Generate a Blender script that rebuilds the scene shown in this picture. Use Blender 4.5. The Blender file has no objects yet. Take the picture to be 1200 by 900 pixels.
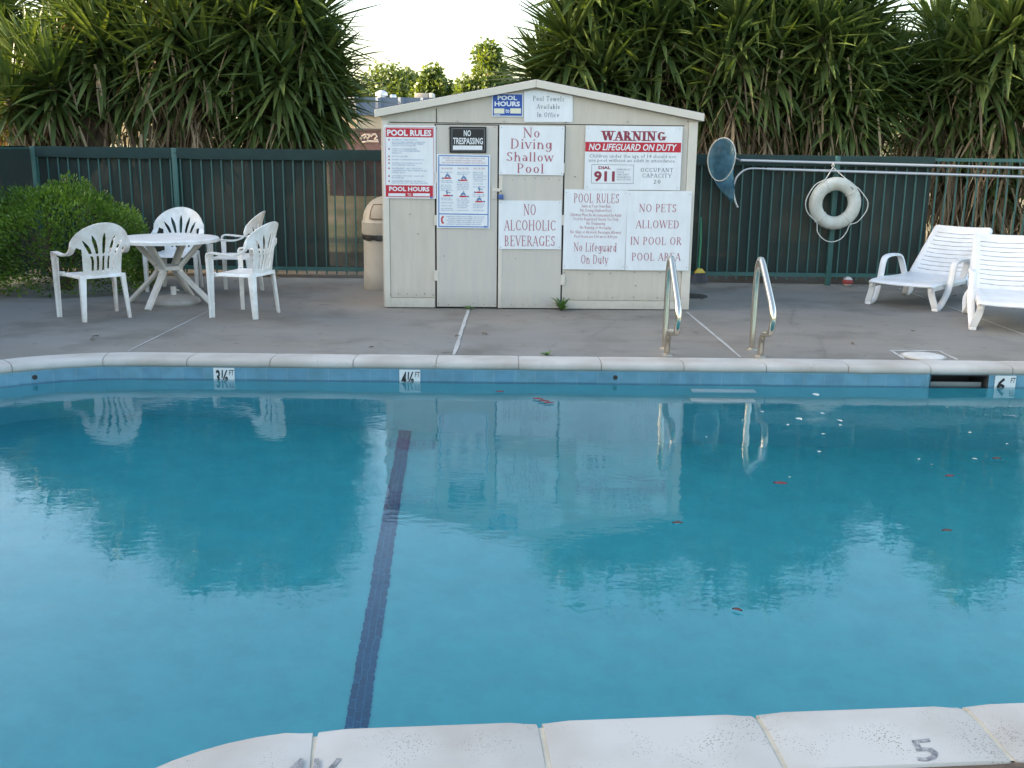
import bpy, bmesh, math, random
from math import sin, cos, pi, radians, tan, atan2, sqrt
from mathutils import Vector, Matrix, noise
from mathutils.geometry import tessellate_polygon

sc = bpy.context.scene
COL = sc.collection

# ------------------------------------------------------------------ camera
CAM_H, TILT, ROLL, FPX = 1.58, radians(13.0), 0.012, 1200.0
FWD = Vector((0, cos(TILT), -sin(TILT)))
UP0 = Vector((0, sin(TILT), cos(TILT)))
RGT = Vector((1, 0, 0)) * cos(ROLL) + UP0 * sin(ROLL)
UPV = Vector((-1, 0, 0)) * sin(ROLL) + UP0 * cos(ROLL)
EYE = Vector((0, 0, CAM_H))
cd = bpy.data.cameras.new('camera')
cam = bpy.data.objects.new('camera', cd)
COL.objects.link(cam)
cd.sensor_width = 36.0
cd.lens = 36.0 * FPX / 1200.0
cd.clip_start, cd.clip_end = 0.05, 3000.0
M = Matrix((RGT, UPV, -FWD)).transposed().to_4x4()
M.translation = EYE
cam.matrix_world = M
sc.camera = cam

# ------------------------------------------------------------------ sky, sun, exposure
SUN_EL, SUN_AZ = radians(13.0), radians(-90.0)      # azimuth from +Y towards +X
w = bpy.data.worlds.new('World')
sc.world = w
w.use_nodes = True
nt = w.node_tree
bg = nt.nodes['Background']
sky = nt.nodes.new('ShaderNodeTexSky')
sky.sky_type = 'NISHITA'
sky.sun_disc = False
sky.sun_elevation = SUN_EL
sky.sun_rotation = SUN_AZ
sky.air_density = 1.0
sky.dust_density = 3.0
sky.ozone_density = 0.55
nt.links.new(sky.outputs[0], bg.inputs[0])
bg.inputs[1].default_value = 0.15
sl = bpy.data.lights.new('sun', 'SUN')
sl.energy = 4.0
sl.angle = radians(0.5)
sl.color = (1.0, 0.80, 0.55)
sun = bpy.data.objects.new('sun', sl)
COL.objects.link(sun)
sdir = Vector((sin(SUN_AZ) * cos(SUN_EL), cos(SUN_AZ) * cos(SUN_EL), sin(SUN_EL)))
sun.rotation_euler = sdir.to_track_quat('Z', 'Y').to_euler()
vs = sc.view_settings
vs.view_transform = 'Standard'
vs.look = 'None'
vs.gamma = 1.0
vs.use_curve_mapping = False
vs.exposure = 2.34
sc.cycles.use_denoising = True
sc.cycles.sample_clamp_indirect = 4.0
sc.cycles.max_bounces = 12
sc.cycles.transparent_max_bounces = 16

# ------------------------------------------------------------------ helpers: placing
def ray(px, py):
    return RGT * ((px - 600) / FPX) + UPV * (-(py - 450) / FPX) + FWD

def P(px, py, z=0.0):
    d = ray(px, py)
    return EYE + d * ((z - CAM_H) / d.z)

def VY(px, py, Y):
    d = ray(px, py)
    return EYE + d * (Y / d.y)

WATER_Z = -0.132
def under(px, py, z):
    """point on the plane z under the water seen at a pixel (refracted at the surface)"""
    p = P(px, py, WATER_Z)
    d = ray(px, py).normalized()
    h = Vector((d.x, d.y, 0)); s = h.length / 1.33
    h.normalize()
    c = sqrt(1 - s * s)
    return p + (h * s + Vector((0, 0, -c))) * ((WATER_Z - z) / c)

# ------------------------------------------------------------------ helpers: materials
def lin(r, g, b):
    f = lambda c: (c / 255 / 12.92) if c / 255 <= 0.04045 else ((c / 255 + 0.055) / 1.055) ** 2.4
    return (f(r), f(g), f(b), 1.0)

def mat(name, col, rough=0.6, metal=0.0, var=0.0, vscale=6.0, bump=0.0, bscale=40.0, spec=0.5, var2=None, stretch=None, coat=0.0):
    m = bpy.data.materials.new(name)
    m.use_nodes = True
    t = m.node_tree
    b = t.nodes['Principled BSDF']
    b.inputs['Roughness'].default_value = rough
    b.inputs['Metallic'].default_value = metal
    b.inputs['Specular IOR Level'].default_value = spec
    b.inputs['Coat Weight'].default_value = coat
    col = tuple(col)[:3] + (1.0,)
    b.inputs['Base Color'].default_value = col
    tc = t.nodes.new('ShaderNodeTexCoord')
    src = tc.outputs['Object']
    if stretch:
        mp = t.nodes.new('ShaderNodeMapping')
        mp.inputs['Scale'].default_value = stretch
        t.links.new(src, mp.inputs[0]); src = mp.outputs[0]
    if var > 0:
        n = t.nodes.new('ShaderNodeTexNoise')
        n.inputs['Scale'].default_value = vscale
        n.inputs['Detail'].default_value = 6
        n.inputs['Roughness'].default_value = 0.65
        t.links.new(src, n.inputs['Vector'])
        r = t.nodes.new('ShaderNodeValToRGB')
        c2 = var2 if var2 else tuple(c * (1 - var) for c in col[:3])
        r.color_ramp.elements[0].position = 0.35
        r.color_ramp.elements[1].position = 0.65
        r.color_ramp.elements[0].color = tuple(c2)[:3] + (1,)
        r.color_ramp.elements[1].color = col
        t.links.new(n.outputs['Fac'], r.inputs[0])
        t.links.new(r.outputs[0], b.inputs['Base Color'])
    if bump > 0:
        n2 = t.nodes.new('ShaderNodeTexNoise')
        n2.inputs['Scale'].default_value = bscale
        n2.inputs['Detail'].default_value = 4
        t.links.new(src, n2.inputs['Vector'])
        bp = t.nodes.new('ShaderNodeBump')
        bp.inputs['Strength'].default_value = bump
        bp.inputs['Distance'].default_value = 0.01
        t.links.new(n2.outputs['Fac'], bp.inputs['Height'])
        t.links.new(bp.outputs[0], b.inputs['Normal'])
    return m

def leaf_mat(name, c_lo, c_hi, trans=0.3, rough=0.45, tcol=None):
    """leaves: colour runs between two greens by a per-leaf random attribute"""
    m = bpy.data.materials.new(name)
    m.use_nodes = True
    t = m.node_tree
    b = t.nodes['Principled BSDF']
    b.inputs['Roughness'].default_value = rough
    at = t.nodes.new('ShaderNodeAttribute'); at.attribute_name = 'tint'
    r = t.nodes.new('ShaderNodeValToRGB')
    r.color_ramp.elements[0].color = tuple(c_lo)[:3] + (1,)
    r.color_ramp.elements[1].color = tuple(c_hi)[:3] + (1,)
    t.links.new(at.outputs['Fac'], r.inputs[0])
    t.links.new(r.outputs[0], b.inputs['Base Color'])
    tr = t.nodes.new('ShaderNodeBsdfTranslucent')
    mx = t.nodes.new('ShaderNodeMixShader')
    mx.inputs[0].default_value = trans
    hs = t.nodes.new('ShaderNodeMix'); hs.data_type = 'RGBA'; hs.blend_type = 'MULTIPLY'
    hs.inputs[0].default_value = 1.0
    hs.inputs[7].default_value = tcol or (2.2, 2.0, 0.7, 1)
    t.links.new(r.outputs[0], hs.inputs[6])
    t.links.new(hs.outputs[2], tr.inputs[0])
    t.links.new(b.outputs[0], mx.inputs[1])
    t.links.new(tr.outputs[0], mx.inputs[2])
    t.links.new(mx.outputs[0], t.nodes['Material Output'].inputs[0])
    return m

# ------------------------------------------------------------------ helpers: meshes
class MB:
    def __init__(self):
        self.v = []; self.f = []; self.m = []; self.tint = []
    def add(self, vs, fs, mi=0, tint=0.0):
        o = len(self.v)
        self.v += [tuple(p) for p in vs]
        self.tint += [tint] * len(vs)
        for f in fs:
            self.f.append(tuple(i + o for i in f)); self.m.append(mi)
        return self
    def box(self, x0, x1, y0, y1, z0, z1, mi=0):
        v = [(x, y, z) for x in (x0, x1) for y in (y0, y1) for z in (z0, z1)]
        return self.add(v, [(0, 1, 3, 2), (4, 6, 7, 5), (0, 4, 5, 1), (2, 3, 7, 6), (0, 2, 6, 4), (1, 5, 7, 3)], mi)
    def bar(self, a, b, wa, ha, wb=None, hb=None, up=(0, 0, 1), mi=0):
        """tapered box from a to b, width across up, height along up"""
        a = Vector(a); b = Vector(b); wb = wa if wb is None else wb; hb = ha if hb is None else hb
        d = (b - a).normalized(); u = Vector(up)
        s = d.cross(u)
        if s.length < 1e-5: s = d.cross(Vector((1, 0, 0)))
        s.normalize(); u = s.cross(d)
        v = []
        for p, ww, hh in ((a, wa, ha), (b, wb, hb)):
            for i, j in ((-1, -1), (1, -1), (1, 1), (-1, 1)):
                v.append(p + s * (i * ww / 2) + u * (j * hh / 2))
        return self.add(v, [(0, 3, 2, 1), (4, 5, 6, 7), (0, 1, 5, 4), (1, 2, 6, 5), (2, 3, 7, 6), (3, 0, 4, 7)], mi)
    def tube(self, pts, r, n=10, mi=0, closed=False, cap=True, tint=0.0):
        pts = [Vector(p) for p in pts]; k = len(pts)
        rs = r if isinstance(r, (list, tuple)) else [r] * k
        v = []; prev = None
        for i, p in enumerate(pts):
            if closed: d = pts[(i + 1) % k] - pts[i - 1]
            else: d = pts[min(i + 1, k - 1)] - pts[max(i - 1, 0)]
            d.normalize()
            if prev is None:
                s = d.cross(Vector((0, 0, 1)))
                if s.length < 1e-3: s = d.cross(Vector((1, 0, 0)))
            else:
                s = prev - d * prev.dot(d)
            s.normalize(); prev = s; u = s.cross(d)
            for j in range(n):
                a = 2 * pi * j / n
                v.append(p + s * (cos(a) * rs[i]) + u * (sin(a) * rs[i]))
        f = []
        for i in range(k if closed else k - 1):
            i2 = (i + 1) % k
            for j in range(n):
                j2 = (j + 1) % n
                f.append((i * n + j, i * n + j2, i2 * n + j2, i2 * n + j))
        if cap and not closed:
            f.append(tuple(range(n))); f.append(tuple((k - 1) * n + j for j in reversed(range(n))))
        return self.add(v, f, mi, tint)
    def sweep(self, pts, prof, side, mi=0):
        """open path; prof(i) -> list of (a, b) offsets along side(i) and the normal to it"""
        pts = [Vector(p) for p in pts]; k = len(pts); v = []
        for i, p in enumerate(pts):
            d = (pts[min(i + 1, k - 1)] - pts[max(i - 1, 0)]).normalized()
            s = Vector(side); s = (s - d * s.dot(d)).normalized(); u = s.cross(d)
            pr = prof(i / (k - 1)); n = len(pr)
            for a, b in pr: v.append(p + s * a + u * b)
        f = []
        for i in range(k - 1):
            for j in range(n):
                j2 = (j + 1) % n
                f.append((i * n + j, i * n + j2, (i + 1) * n + j2, (i + 1) * n + j))
        f.append(tuple(reversed(range(n)))); f.append(tuple((k - 1) * n + j for j in range(n)))
        return self.add(v, f, mi)
    def lathe(self, prof, c=(0, 0, 0), n=32, mi=0):
        v = []; f = []; k = len(prof)
        for i in range(n):
            a = 2 * pi * i / n
            for r, z in prof: v.append((c[0] + r * cos(a), c[1] + r * sin(a), c[2] + z))
        for i in range(n):
            i2 = (i + 1) % n
            for j in range(k - 1):
                f.append((i * k + j, i2 * k + j, i2 * k + j + 1, i * k + j + 1))
        f.append(tuple(i * k + k - 1 for i in range(n)))
        f.append(tuple(i * k for i in reversed(range(n))))
        return self.add(v, f, mi)
    def build(self, name, mats, parent=None, smooth=True, bevel=0.0, angle=40, segs=2):
        me = bpy.data.meshes.new(name)
        me.from_pydata(self.v, [], self.f)
        for mm in (mats if isinstance(mats, (list, tuple)) else [mats]): me.materials.append(mm)
        me.polygons.foreach_set('material_index', self.m)
        if any(self.tint):
            at = me.attributes.new('tint', 'FLOAT', 'POINT')
            at.data.foreach_set('value', self.tint)
        me.validate()
        if bevel > 0:
            bm = bmesh.new(); bm.from_mesh(me)
            bmesh.ops.recalc_face_normals(bm, faces=bm.faces)
            es = [e for e in bm.edges if len(e.link_faces) == 2 and e.calc_face_angle(0) > radians(50)]
            bmesh.ops.bevel(bm, geom=es, offset=bevel, segments=segs, affect='EDGES', profile=0.5, clamp_overlap=True)
            bm.to_mesh(me); bm.free()
        if smooth:
            me.polygons.foreach_set('use_smooth', [True] * len(me.polygons))
            me.set_sharp_from_angle(angle=radians(angle))
        o = bpy.data.objects.new(name, me)
        COL.objects.link(o)
        if parent: o.parent = parent
        return o

def tag(o, label=None, cat=None, group=None, kind=None):
    if label: o['label'] = label
    if cat: o['category'] = cat
    if group: o['group'] = group
    if kind: o['kind'] = kind
    return o

def thing(name, label, cat, loc=(0, 0, 0), rz=0.0, group=None):
    o = bpy.data.objects.new(name, None)
    COL.objects.link(o)
    o.empty_display_size = 0.1
    o.location = loc; o.rotation_euler = (0, 0, rz)
    return tag(o, label, cat, group)

def kids(o): return [c for c in COL.objects if c.parent is o]

def dup(root, loc, rz, label):
    r = root.copy(); COL.objects.link(r)
    r.location = loc; r.rotation_euler = (0, 0, rz); r['label'] = label
    for ch in kids(root):
        c = ch.copy(); COL.objects.link(c); c.parent = r
        for g in kids(ch):
            d = g.copy(); COL.objects.link(d); d.parent = c
    return r

def smooth_path(pts, n=8):
    """Catmull-Rom through pts"""
    pts = [Vector(p) for p in pts]; out = []
    for i in range(len(pts) - 1):
        p0 = pts[max(i - 1, 0)]; p1 = pts[i]; p2 = pts[i + 1]; p3 = pts[min(i + 2, len(pts) - 1)]
        for j in range(n):
            t = j / n
            out.append(0.5 * ((2 * p1) + (p2 - p0) * t + (2 * p0 - 5 * p1 + 4 * p2 - p3) * t * t + (3 * p1 - p0 - 3 * p2 + p3) * t ** 3))
    out.append(pts[-1])
    return out

def sheet(f, x0, x1, y0, y1, cell, mapf, thick, mb=None, mi=0):
    """cut the region f(s, t) < 0 out of a grid, lay it on mapf(s, t) and give it a thickness"""
    mb = mb or MB()
    nx = max(2, int(round((x1 - x0) / cell))); ny = max(2, int(round((y1 - y0) / cell)))
    X = [x0 + (x1 - x0) * i / nx for i in range(nx + 1)]; Y = [y0 + (y1 - y0) * j / ny for j in range(ny + 1)]
    F = [[f(x, y) for y in Y] for x in X]
    idx = {}; st = []; faces = []
    def node(i, j):
        k = (i, j)
        if k not in idx: idx[k] = len(st); st.append((X[i], Y[j]))
        return idx[k]
    def cross(a, b):
        k = (a, b) if a < b else (b, a)
        if k not in idx:
            (i, j), (p, q) = k
            fa, fb = F[i][j], F[p][q]; t = fa / (fa - fb)
            idx[k] = len(st); st.append((X[i] + (X[p] - X[i]) * t, Y[j] + (Y[q] - Y[j]) * t))
        return idx[k]
    for i in range(nx):
        for j in range(ny):
            c = [(i, j), (i + 1, j), (i + 1, j + 1), (i, j + 1)]
            ins = [F[a][b] < 0 for a, b in c]
            if not any(ins): continue
            poly = []
            for q in range(4):
                a, b = c[q], c[(q + 1) % 4]
                if ins[q]: poly.append(node(*a))
                if ins[q] != ins[(q + 1) % 4]: poly.append(cross(a, b))
            if len(poly) >= 3: faces.append(poly)
    e = 1e-3
    top = []; bot = []
    for s, t in st:
        p = Vector(mapf(s, t)); n = (Vector(mapf(s + e, t)) - p).cross(Vector(mapf(s, t + e)) - p).normalized()
        top.append(p + n * (thick / 2)); bot.append(p - n * (thick / 2))
    N = len(st); fs = [tuple(p) for p in faces] + [tuple(N + i for i in reversed(p)) for p in faces]
    cnt = {}
    for p in faces:
        for q in range(len(p)):
            a, b = p[q], p[(q + 1) % len(p)]
            cnt[(a, b)] = 1
    for (a, b) in list(cnt):
        if (b, a) not in cnt: fs.append((b, a, N + a, N + b))
    mb.add(top + bot, fs, mi)
    return mb

# ------------------------------------------------------------------ helpers: lettering
def text_verts(s, bold=0.0, shear=0.0, spacing=1.0, res=2):
    cu = bpy.data.curves.new('text', 'FONT')
    cu.body = s; cu.size = 1.0; cu.offset = bold; cu.shear = shear; cu.space_character = spacing; cu.resolution_u = res
    o = bpy.data.objects.new('text', cu); COL.objects.link(o)
    dg = bpy.context.evaluated_depsgraph_get()
    me = o.evaluated_get(dg).to_mesh()
    v = [(p.co.x, p.co.y) for p in me.vertices]; f = [tuple(p.vertices) for p in me.polygons]
    o.evaluated_get(dg).to_mesh_clear()
    bpy.data.objects.remove(o); bpy.data.curves.remove(cu)
    return v, f

SER_X = 0.66
def glyph(ch, T, t):
    L = lambda x0, y0, x1, y1, w: ('l', x0, y0, x1, y1, w)
    A = lambda cx, cy, rx, ry, a0, a1: ('a', cx, cy, rx, ry, a0, a1)
    S = lambda x, y: ('l', x - T * .98, y, x + T * .98, y, t)
    stem = lambda x, y0=0, y1=1: [L(x, y0, x, y1, T), S(x, y0), S(x, y1)]
    X = SER_X
    g = {
        'A': (.78, [L(.08, 0, .39, 1, t * 1.2), L(.39, 1, .70, 0, T), L(.18, .33, .58, .33, t), S(.08, 0), S(.70, 0)]),
        'B': (.72, stem(.16) + [L(.16, 1, .32, 1, t), L(.16, .53, .34, .53, t), L(.16, 0, .34, 0, t), A(.32, .765, .21, .235, -90, 90), A(.34, .265, .25, .265, -90, 90)]),
        'C': (.78, [A(.43, .5, .36, .5, 48, 312), L(.68, .95, .68, .74, t), L(.69, .05, .69, .22, t)]),
        'D': (.82, stem(.16) + [L(.16, 1, .34, 1, t), L(.16, 0, .34, 0, t), A(.34, .5, .38, .5, -90, 90)]),
        'E': (.70, stem(.16) + [L(.16, 1, .60, 1, t), L(.16, .53, .48, .53, t), L(.16, 0, .62, 0, t), L(.60, 1, .60, .8, t), L(.62, 0, .62, .22, t), L(.48, .44, .48, .62, t)]),
        'F': (.64, stem(.16) + [L(.16, 1, .58, 1, t), L(.16, .53, .46, .53, t), L(.58, 1, .58, .8, t)]),
        'G': (.84, [A(.43, .5, .36, .5, 48, 325), L(.70, .06, .70, .42, T), S(.70, .42), L(.68, .95, .68, .74, t)]),
        'H': (.86, stem(.16) + stem(.70) + [L(.16, .53, .70, .53, t)]),
        'I': (.34, stem(.17)),
        'L': (.66, stem(.16) + [L(.16, 0, .60, 0, t), L(.60, 0, .60, .24, t)]),
        'N': (.86, [L(.15, 0, .15, 1, t * 1.2), L(.13, 1, .71, 0, T), L(.71, 0, .71, 1, t * 1.2), S(.15, 0), S(.71, 1), S(.10, 1)]),
        'O': (.86, [A(.43, .5, .36, .5, 0, 360)]),
        'P': (.66, stem(.16) + [L(.16, 1, .33, 1, t), L(.16, .47, .33, .47, t), A(.33, .735, .25, .265, -90, 90)]),
        'R': (.74, stem(.16) + [L(.16, 1, .33, 1, t), L(.16, .49, .33, .49, t), A(.33, .745, .24, .255, -90, 90), L(.34, .49, .66, 0, T), S(.68, 0)]),
        'S': (.62, [A(.31, .755, .22, .245, 25, 270), A(.31, .255, .24, .255, -155, 90), L(.51, .97, .51, .76, t), L(.07, .02, .07, .25, t)]),
        'T': (.72, [L(.36, 0, .36, 1, T), S(.36, 0), L(.06, 1, .66, 1, t), L(.06, 1, .06, .8, t), L(.66, 1, .66, .8, t)]),
        'U': (.82, [L(.16, .32, .16, 1, T), S(.16, 1), A(.41, .32, .25, .32, 180, 360), L(.66, .32, .66, 1, t * 1.2), S(.66, 1)]),
        'V': (.76, [L(.08, 1, .38, 0, T), L(.38, 0, .68, 1, t * 1.2), S(.08, 1), S(.68, 1)]),
        'W': (1.1, [L(.08, 1, .33, 0, T), L(.33, 0, .55, 1, t * 1.2), L(.55, 1, .80, 0, T), L(.80, 0, 1.02, 1, t * 1.2), S(.08, 1), S(.55, 1), S(1.02, 1)]),
        'Y': (.74, [L(.08, 1, .37, .46, T), L(.37, .46, .66, 1, t * 1.2), L(.37, 0, .37, .48, T), S(.37, 0), S(.08, 1), S(.66, 1)]),
        'a': (.58, [A(.27, .19, .19, .19, 0, 360), L(.46, 0, .46, .46, T), A(.28, .45, .18, .21, 0, 150)]),
        'b': (.62, [L(.14, 0, .14, 1, T), S(.12, 1), A(.33, .33, .21, .33, 0, 360)]),
        'c': (.54, [A(.30, .33, .23, .33, 45, 315)]),
        'd': (.62, [L(.48, 0, .48, 1, T), S(.46, 1), S(.50, 0), A(.29, .33, .21, .33, 0, 360)]),
        'e': (.58, [A(.30, .33, .23, .33, 0, 320), L(.07, .36, .53, .36, t)]),
        'f': (.40, [L(.18, 0, .18, .80, T), S(.18, 0), A(.32, .80, .14, .20, 40, 180), L(.04, X, .36, X, t)]),
        'g': (.62, [A(.29, .35, .21, .31, 0, 360), L(.50, X, .50, -.12, T), A(.29, -.12, .21, .18, 180, 360)]),
        'h': (.64, [L(.14, 0, .14, 1, T), S(.14, 0), S(.12, 1), A(.32, .43, .18, .23, 0, 180), L(.50, 0, .50, .43, T), S(.50, 0)]),
        'i': (.30, [L(.15, 0, .15, X, T), S(.15, 0), L(.06, X, .15, X, t), L(.15, .84, .15, .97, T * 1.1)]),
        'l': (.30, [L(.15, 0, .15, 1, T), S(.15, 0), L(.06, 1, .15, 1, t)]),
        'n': (.64, [L(.14, 0, .14, X, T), S(.14, 0), L(.05, X, .14, X, t), A(.32, .43, .18, .23, 0, 180), L(.50, 0, .50, .43, T), S(.50, 0)]),
        'o': (.60, [A(.30, .33, .23, .33, 0, 360)]),
        'r': (.46, [L(.14, 0, .14, X, T), S(.14, 0), L(.05, X, .14, X, t), A(.30, .46, .16, .20, 45, 180)]),
        's': (.48, [A(.24, .50, .15, .16, 25, 270), A(.24, .17, .16, .17, -155, 90)]),
        't': (.40, [L(.18, .15, .18, .88, T), A(.30, .15, .12, .15, 180, 310), L(.04, X, .36, X, t)]),
        'u': (.64, [L(.14, .22, .14, X, T), L(.05, X, .14, X, t), A(.32, .22, .18, .22, 180, 360), L(.50, 0, .50, X, T), S(.53, 0)]),
        'v': (.58, [L(.07, X, .29, 0, T), L(.29, 0, .51, X, t * 1.2), S(.07, X), S(.51, X)]),
        'w': (.84, [L(.07, X, .25, 0, T), L(.25, 0, .42, X, t * 1.2), L(.42, X, .60, 0, T), L(.60, 0, .77, X, t * 1.2), S(.07, X), S(.77, X)]),
        'y': (.58, [L(.07, X, .29, 0, T), L(.51, X, .18, -.28, t * 1.4), S(.07, X), S(.51, X)]),
        '2': (.62, [A(.30, .72, .22, .28, -35, 165), L(.48, .56, .08, .04, t * 1.6), L(.07, .03, .56, .03, T * .8)]),
        '0': (.64, [A(.32, .5, .24, .5, 0, 360)]),
        ' ': (.36, []),
    }
    return g[ch]

def serif_verts(s, T=0.13, t=0.06, space=0.06):
    v = []; f = []; z = []; x = 0; k = 0
    for ch in s:
        wd, st = glyph(ch, T, t)
        for g in st:
            k += 1; o = len(v)
            if g[0] == 'l':
                _, x0, y0, x1, y1, ww = g
                d = Vector((x1 - x0, y1 - y0)); d.normalize(); n = Vector((-d.y, d.x)) * ww / 2
                for p, q in ((x0, y0), (x1, y1)):
                    v += [(x + p + n.x, q + n.y), (x + p - n.x, q - n.y)]
                f.append((o, o + 1, o + 3, o + 2))
            else:
                _, cx, cy, rx, ry, a0, a1 = g; n = max(6, int(abs(a1 - a0) / 18))
                for i in range(n + 1):
                    a = radians(a0 + (a1 - a0) * i / n)
                    ww = (t + (T - t) * abs(cos(a))) / 2
                    rr = Vector((cos(a) / max(rx, .01), sin(a) / max(ry, .01))).normalized()
                    px, py = cx + (rx - ww) * cos(a) , cy + (ry - ww) * sin(a)
                    v += [(x + px + rr.x * ww, py + rr.y * ww), (x + px - rr.x * ww, py - rr.y * ww)]
                for i in range(n):
                    f.append((o + 2 * i, o + 2 * i + 1, o + 2 * i + 3, o + 2 * i + 2))
            z += [k % 5] * (len(v) - o)
        x += wd + space
    return v, f, z

# ------------------------------------------------------------------ materials
random.seed(11)
MT = {}
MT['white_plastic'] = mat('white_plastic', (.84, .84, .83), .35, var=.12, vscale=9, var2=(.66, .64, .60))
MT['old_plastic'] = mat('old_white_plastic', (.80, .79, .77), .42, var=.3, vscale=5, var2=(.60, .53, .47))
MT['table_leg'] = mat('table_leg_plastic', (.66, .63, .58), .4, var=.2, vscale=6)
MT['lounger'] = mat('lounger_plastic', (.76, .77, .79), .38, var=.12, vscale=4, var2=(.66, .65, .63))
MT['steel'] = mat('stainless_steel', (.66, .60, .50), .2, metal=1.0)
MT['paint'] = mat('cream_shed_paint', lin(205, 195, 180), .6, var=.10, vscale=2.2, bump=.15, bscale=60, stretch=(6, 6, .8))
MT['door_paint'] = mat('worn_door_paint', lin(203, 194, 181), .62, var=.1, vscale=2.2, bump=.2, bscale=50, stretch=(7, 7, .8), var2=lin(194, 188, 180))
MT['trim_paint'] = mat('cream_trim_paint', lin(215, 207, 193), .55, var=.08, vscale=4)
MT['gap'] = mat('dark_gap', (.02, .02, .018), .9)
MT['roof'] = mat('roof_felt', lin(70, 62, 72), .9)
MT['sign'] = mat('sign_white', (.80, .82, .84), .35, var=.10, vscale=3, stretch=(3, 3, 1), var2=(.72, .74, .75))
MT['sign_edge'] = mat('sign_grey', (.35, .36, .37), .5)
MT['maroon'] = mat('sign_maroon', lin(140, 48, 66), .5)
MT['faded'] = mat('sign_faded_maroon', lin(168, 92, 108), .5)
MT['red'] = mat('sign_red', lin(188, 30, 52), .45)
MT['blue'] = mat('sign_blue', lin(34, 78, 160), .45)
MT['midblue'] = mat('sign_mid_blue', lin(50, 110, 180), .45)
MT['ink'] = mat('sign_ink', lin(62, 70, 82), .5)
MT['inkblue'] = mat('sign_ink_blue', lin(96, 128, 168), .5)
MT['black'] = mat('sign_black', lin(26, 26, 28), .4)
MT['greyline'] = mat('sign_grey_line', lin(120, 122, 128), .5)
MT['cream'] = mat('sign_cream', lin(226, 222, 196), .5)
MT['fence'] = mat('fence_green_paint', lin(58, 100, 95), .5, var=.2, vscale=3)
MT['brass'] = mat('padlock_brass', (.45, .36, .2), .35, metal=1)

def splash_dirt(m, top=.20, col=(.16, .14, .115)):
    """dried mud splashed up from the deck onto the lowest boards"""
    t = m.node_tree; b = t.nodes['Principled BSDF']
    src = b.inputs['Base Color'].links[0].from_socket
    tc = t.nodes.new('ShaderNodeTexCoord'); sp_ = t.nodes.new('ShaderNodeSeparateXYZ'); t.links.new(tc.outputs['Object'], sp_.inputs[0])
    n = t.nodes.new('ShaderNodeTexNoise'); n.inputs['Scale'].default_value = 14; n.inputs['Detail'].default_value = 7; n.inputs['Roughness'].default_value = .75
    t.links.new(tc.outputs['Object'], n.inputs['Vector'])
    mr = t.nodes.new('ShaderNodeMapRange'); mr.inputs[1].default_value = 0; mr.inputs[2].default_value = top; mr.inputs[3].default_value = .62; mr.inputs[4].default_value = .0
    t.links.new(sp_.outputs['Z'], mr.inputs[0])
    mu = t.nodes.new('ShaderNodeMath'); mu.operation = 'MULTIPLY'; t.links.new(n.outputs['Fac'], mu.inputs[0]); t.links.new(mr.outputs[0], mu.inputs[1])
    mx = t.nodes.new('ShaderNodeMix'); mx.data_type = 'RGBA'; mx.inputs[7].default_value = tuple(col) + (1,)
    t.links.new(mu.outputs[0], mx.inputs[0]); t.links.new(src, mx.inputs[6]); t.links.new(mx.outputs[2], b.inputs['Base Color'])
for k_ in ('paint', 'door_paint', 'trim_paint'): splash_dirt(MT[k_])

# ------------------------------------------------------------------ pool outline
FAR_A, FAR_B = P(160, 422.8, 0.0), P(1200, 433.4, 0.0)          # inner edge of the coping, far side
NEAR_A, NEAR_B = P(372, 852, 0.02), P(1200, 821, 0.02)          # inner edge, near side
fd = (FAR_B - FAR_A).normalized(); nd = (NEAR_B - NEAR_A).normalized()
fd.z = nd.z = 0
def arc(c, r, a0, a1, n):
    return [Vector((c[0] + r * cos(radians(a0 + (a1 - a0) * i / n)), c[1] + r * sin(radians(a0 + (a1 - a0) * i / n)), 0)) for i in range(n + 1)]
FAR_R = FAR_A + fd * 11.5
FAR_R.z = 0
R1 = 1.35
c1 = FAR_A + Vector((fd.y, -fd.x, 0)) * R1
ang = math.degrees(atan2(fd.x, -fd.y))
left_arc = arc(c1, R1, ang, 180, 18)                            # far left corner
LX = c1.x - R1
R2 = 0.62
c2 = NEAR_A + Vector((nd.y, -nd.x, 0)) * R2
ang2 = math.degrees(atan2(nd.x, -nd.y))
near_arc = arc(c2, R2, 180, ang2, 14)                           # rounded corner under the camera
NX = c2.x - R2
NEAR_R = NEAR_A + nd * 8.6; NEAR_R.z = 0
for p in left_arc + near_arc: p.z = 0
far_path = [FAR_R] + left_arc + [Vector((LX, -2.5, 0))]
near_path = [Vector((NX, -2.5, 0))] + near_arc + [NEAR_R]
pool_poly = far_path + near_path                                # closed, counter-clockwise
def offset_poly(poly, d):
    n = len(poly); out = []
    for i in range(n):
        a = (poly[i] - poly[i - 1]); b = (poly[(i + 1) % n] - poly[i])
        na = Vector((a.y, -a.x, 0)).normalized(); nb = Vector((b.y, -b.x, 0)).normalized()
        m = (na + nb); m = m / max(m.length_squared, .3) * 2 if m.length > 1e-6 else na
        out.append(poly[i] + m * d)
    return out
area = sum(pool_poly[i - 1].x * pool_poly[i].y - pool_poly[i].x * pool_poly[i - 1].y for i in range(len(pool_poly)))
SGN = 1 if area > 0 else -1
COPE_W = 0.28
hole = offset_poly(pool_poly, SGN * COPE_W)

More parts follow.
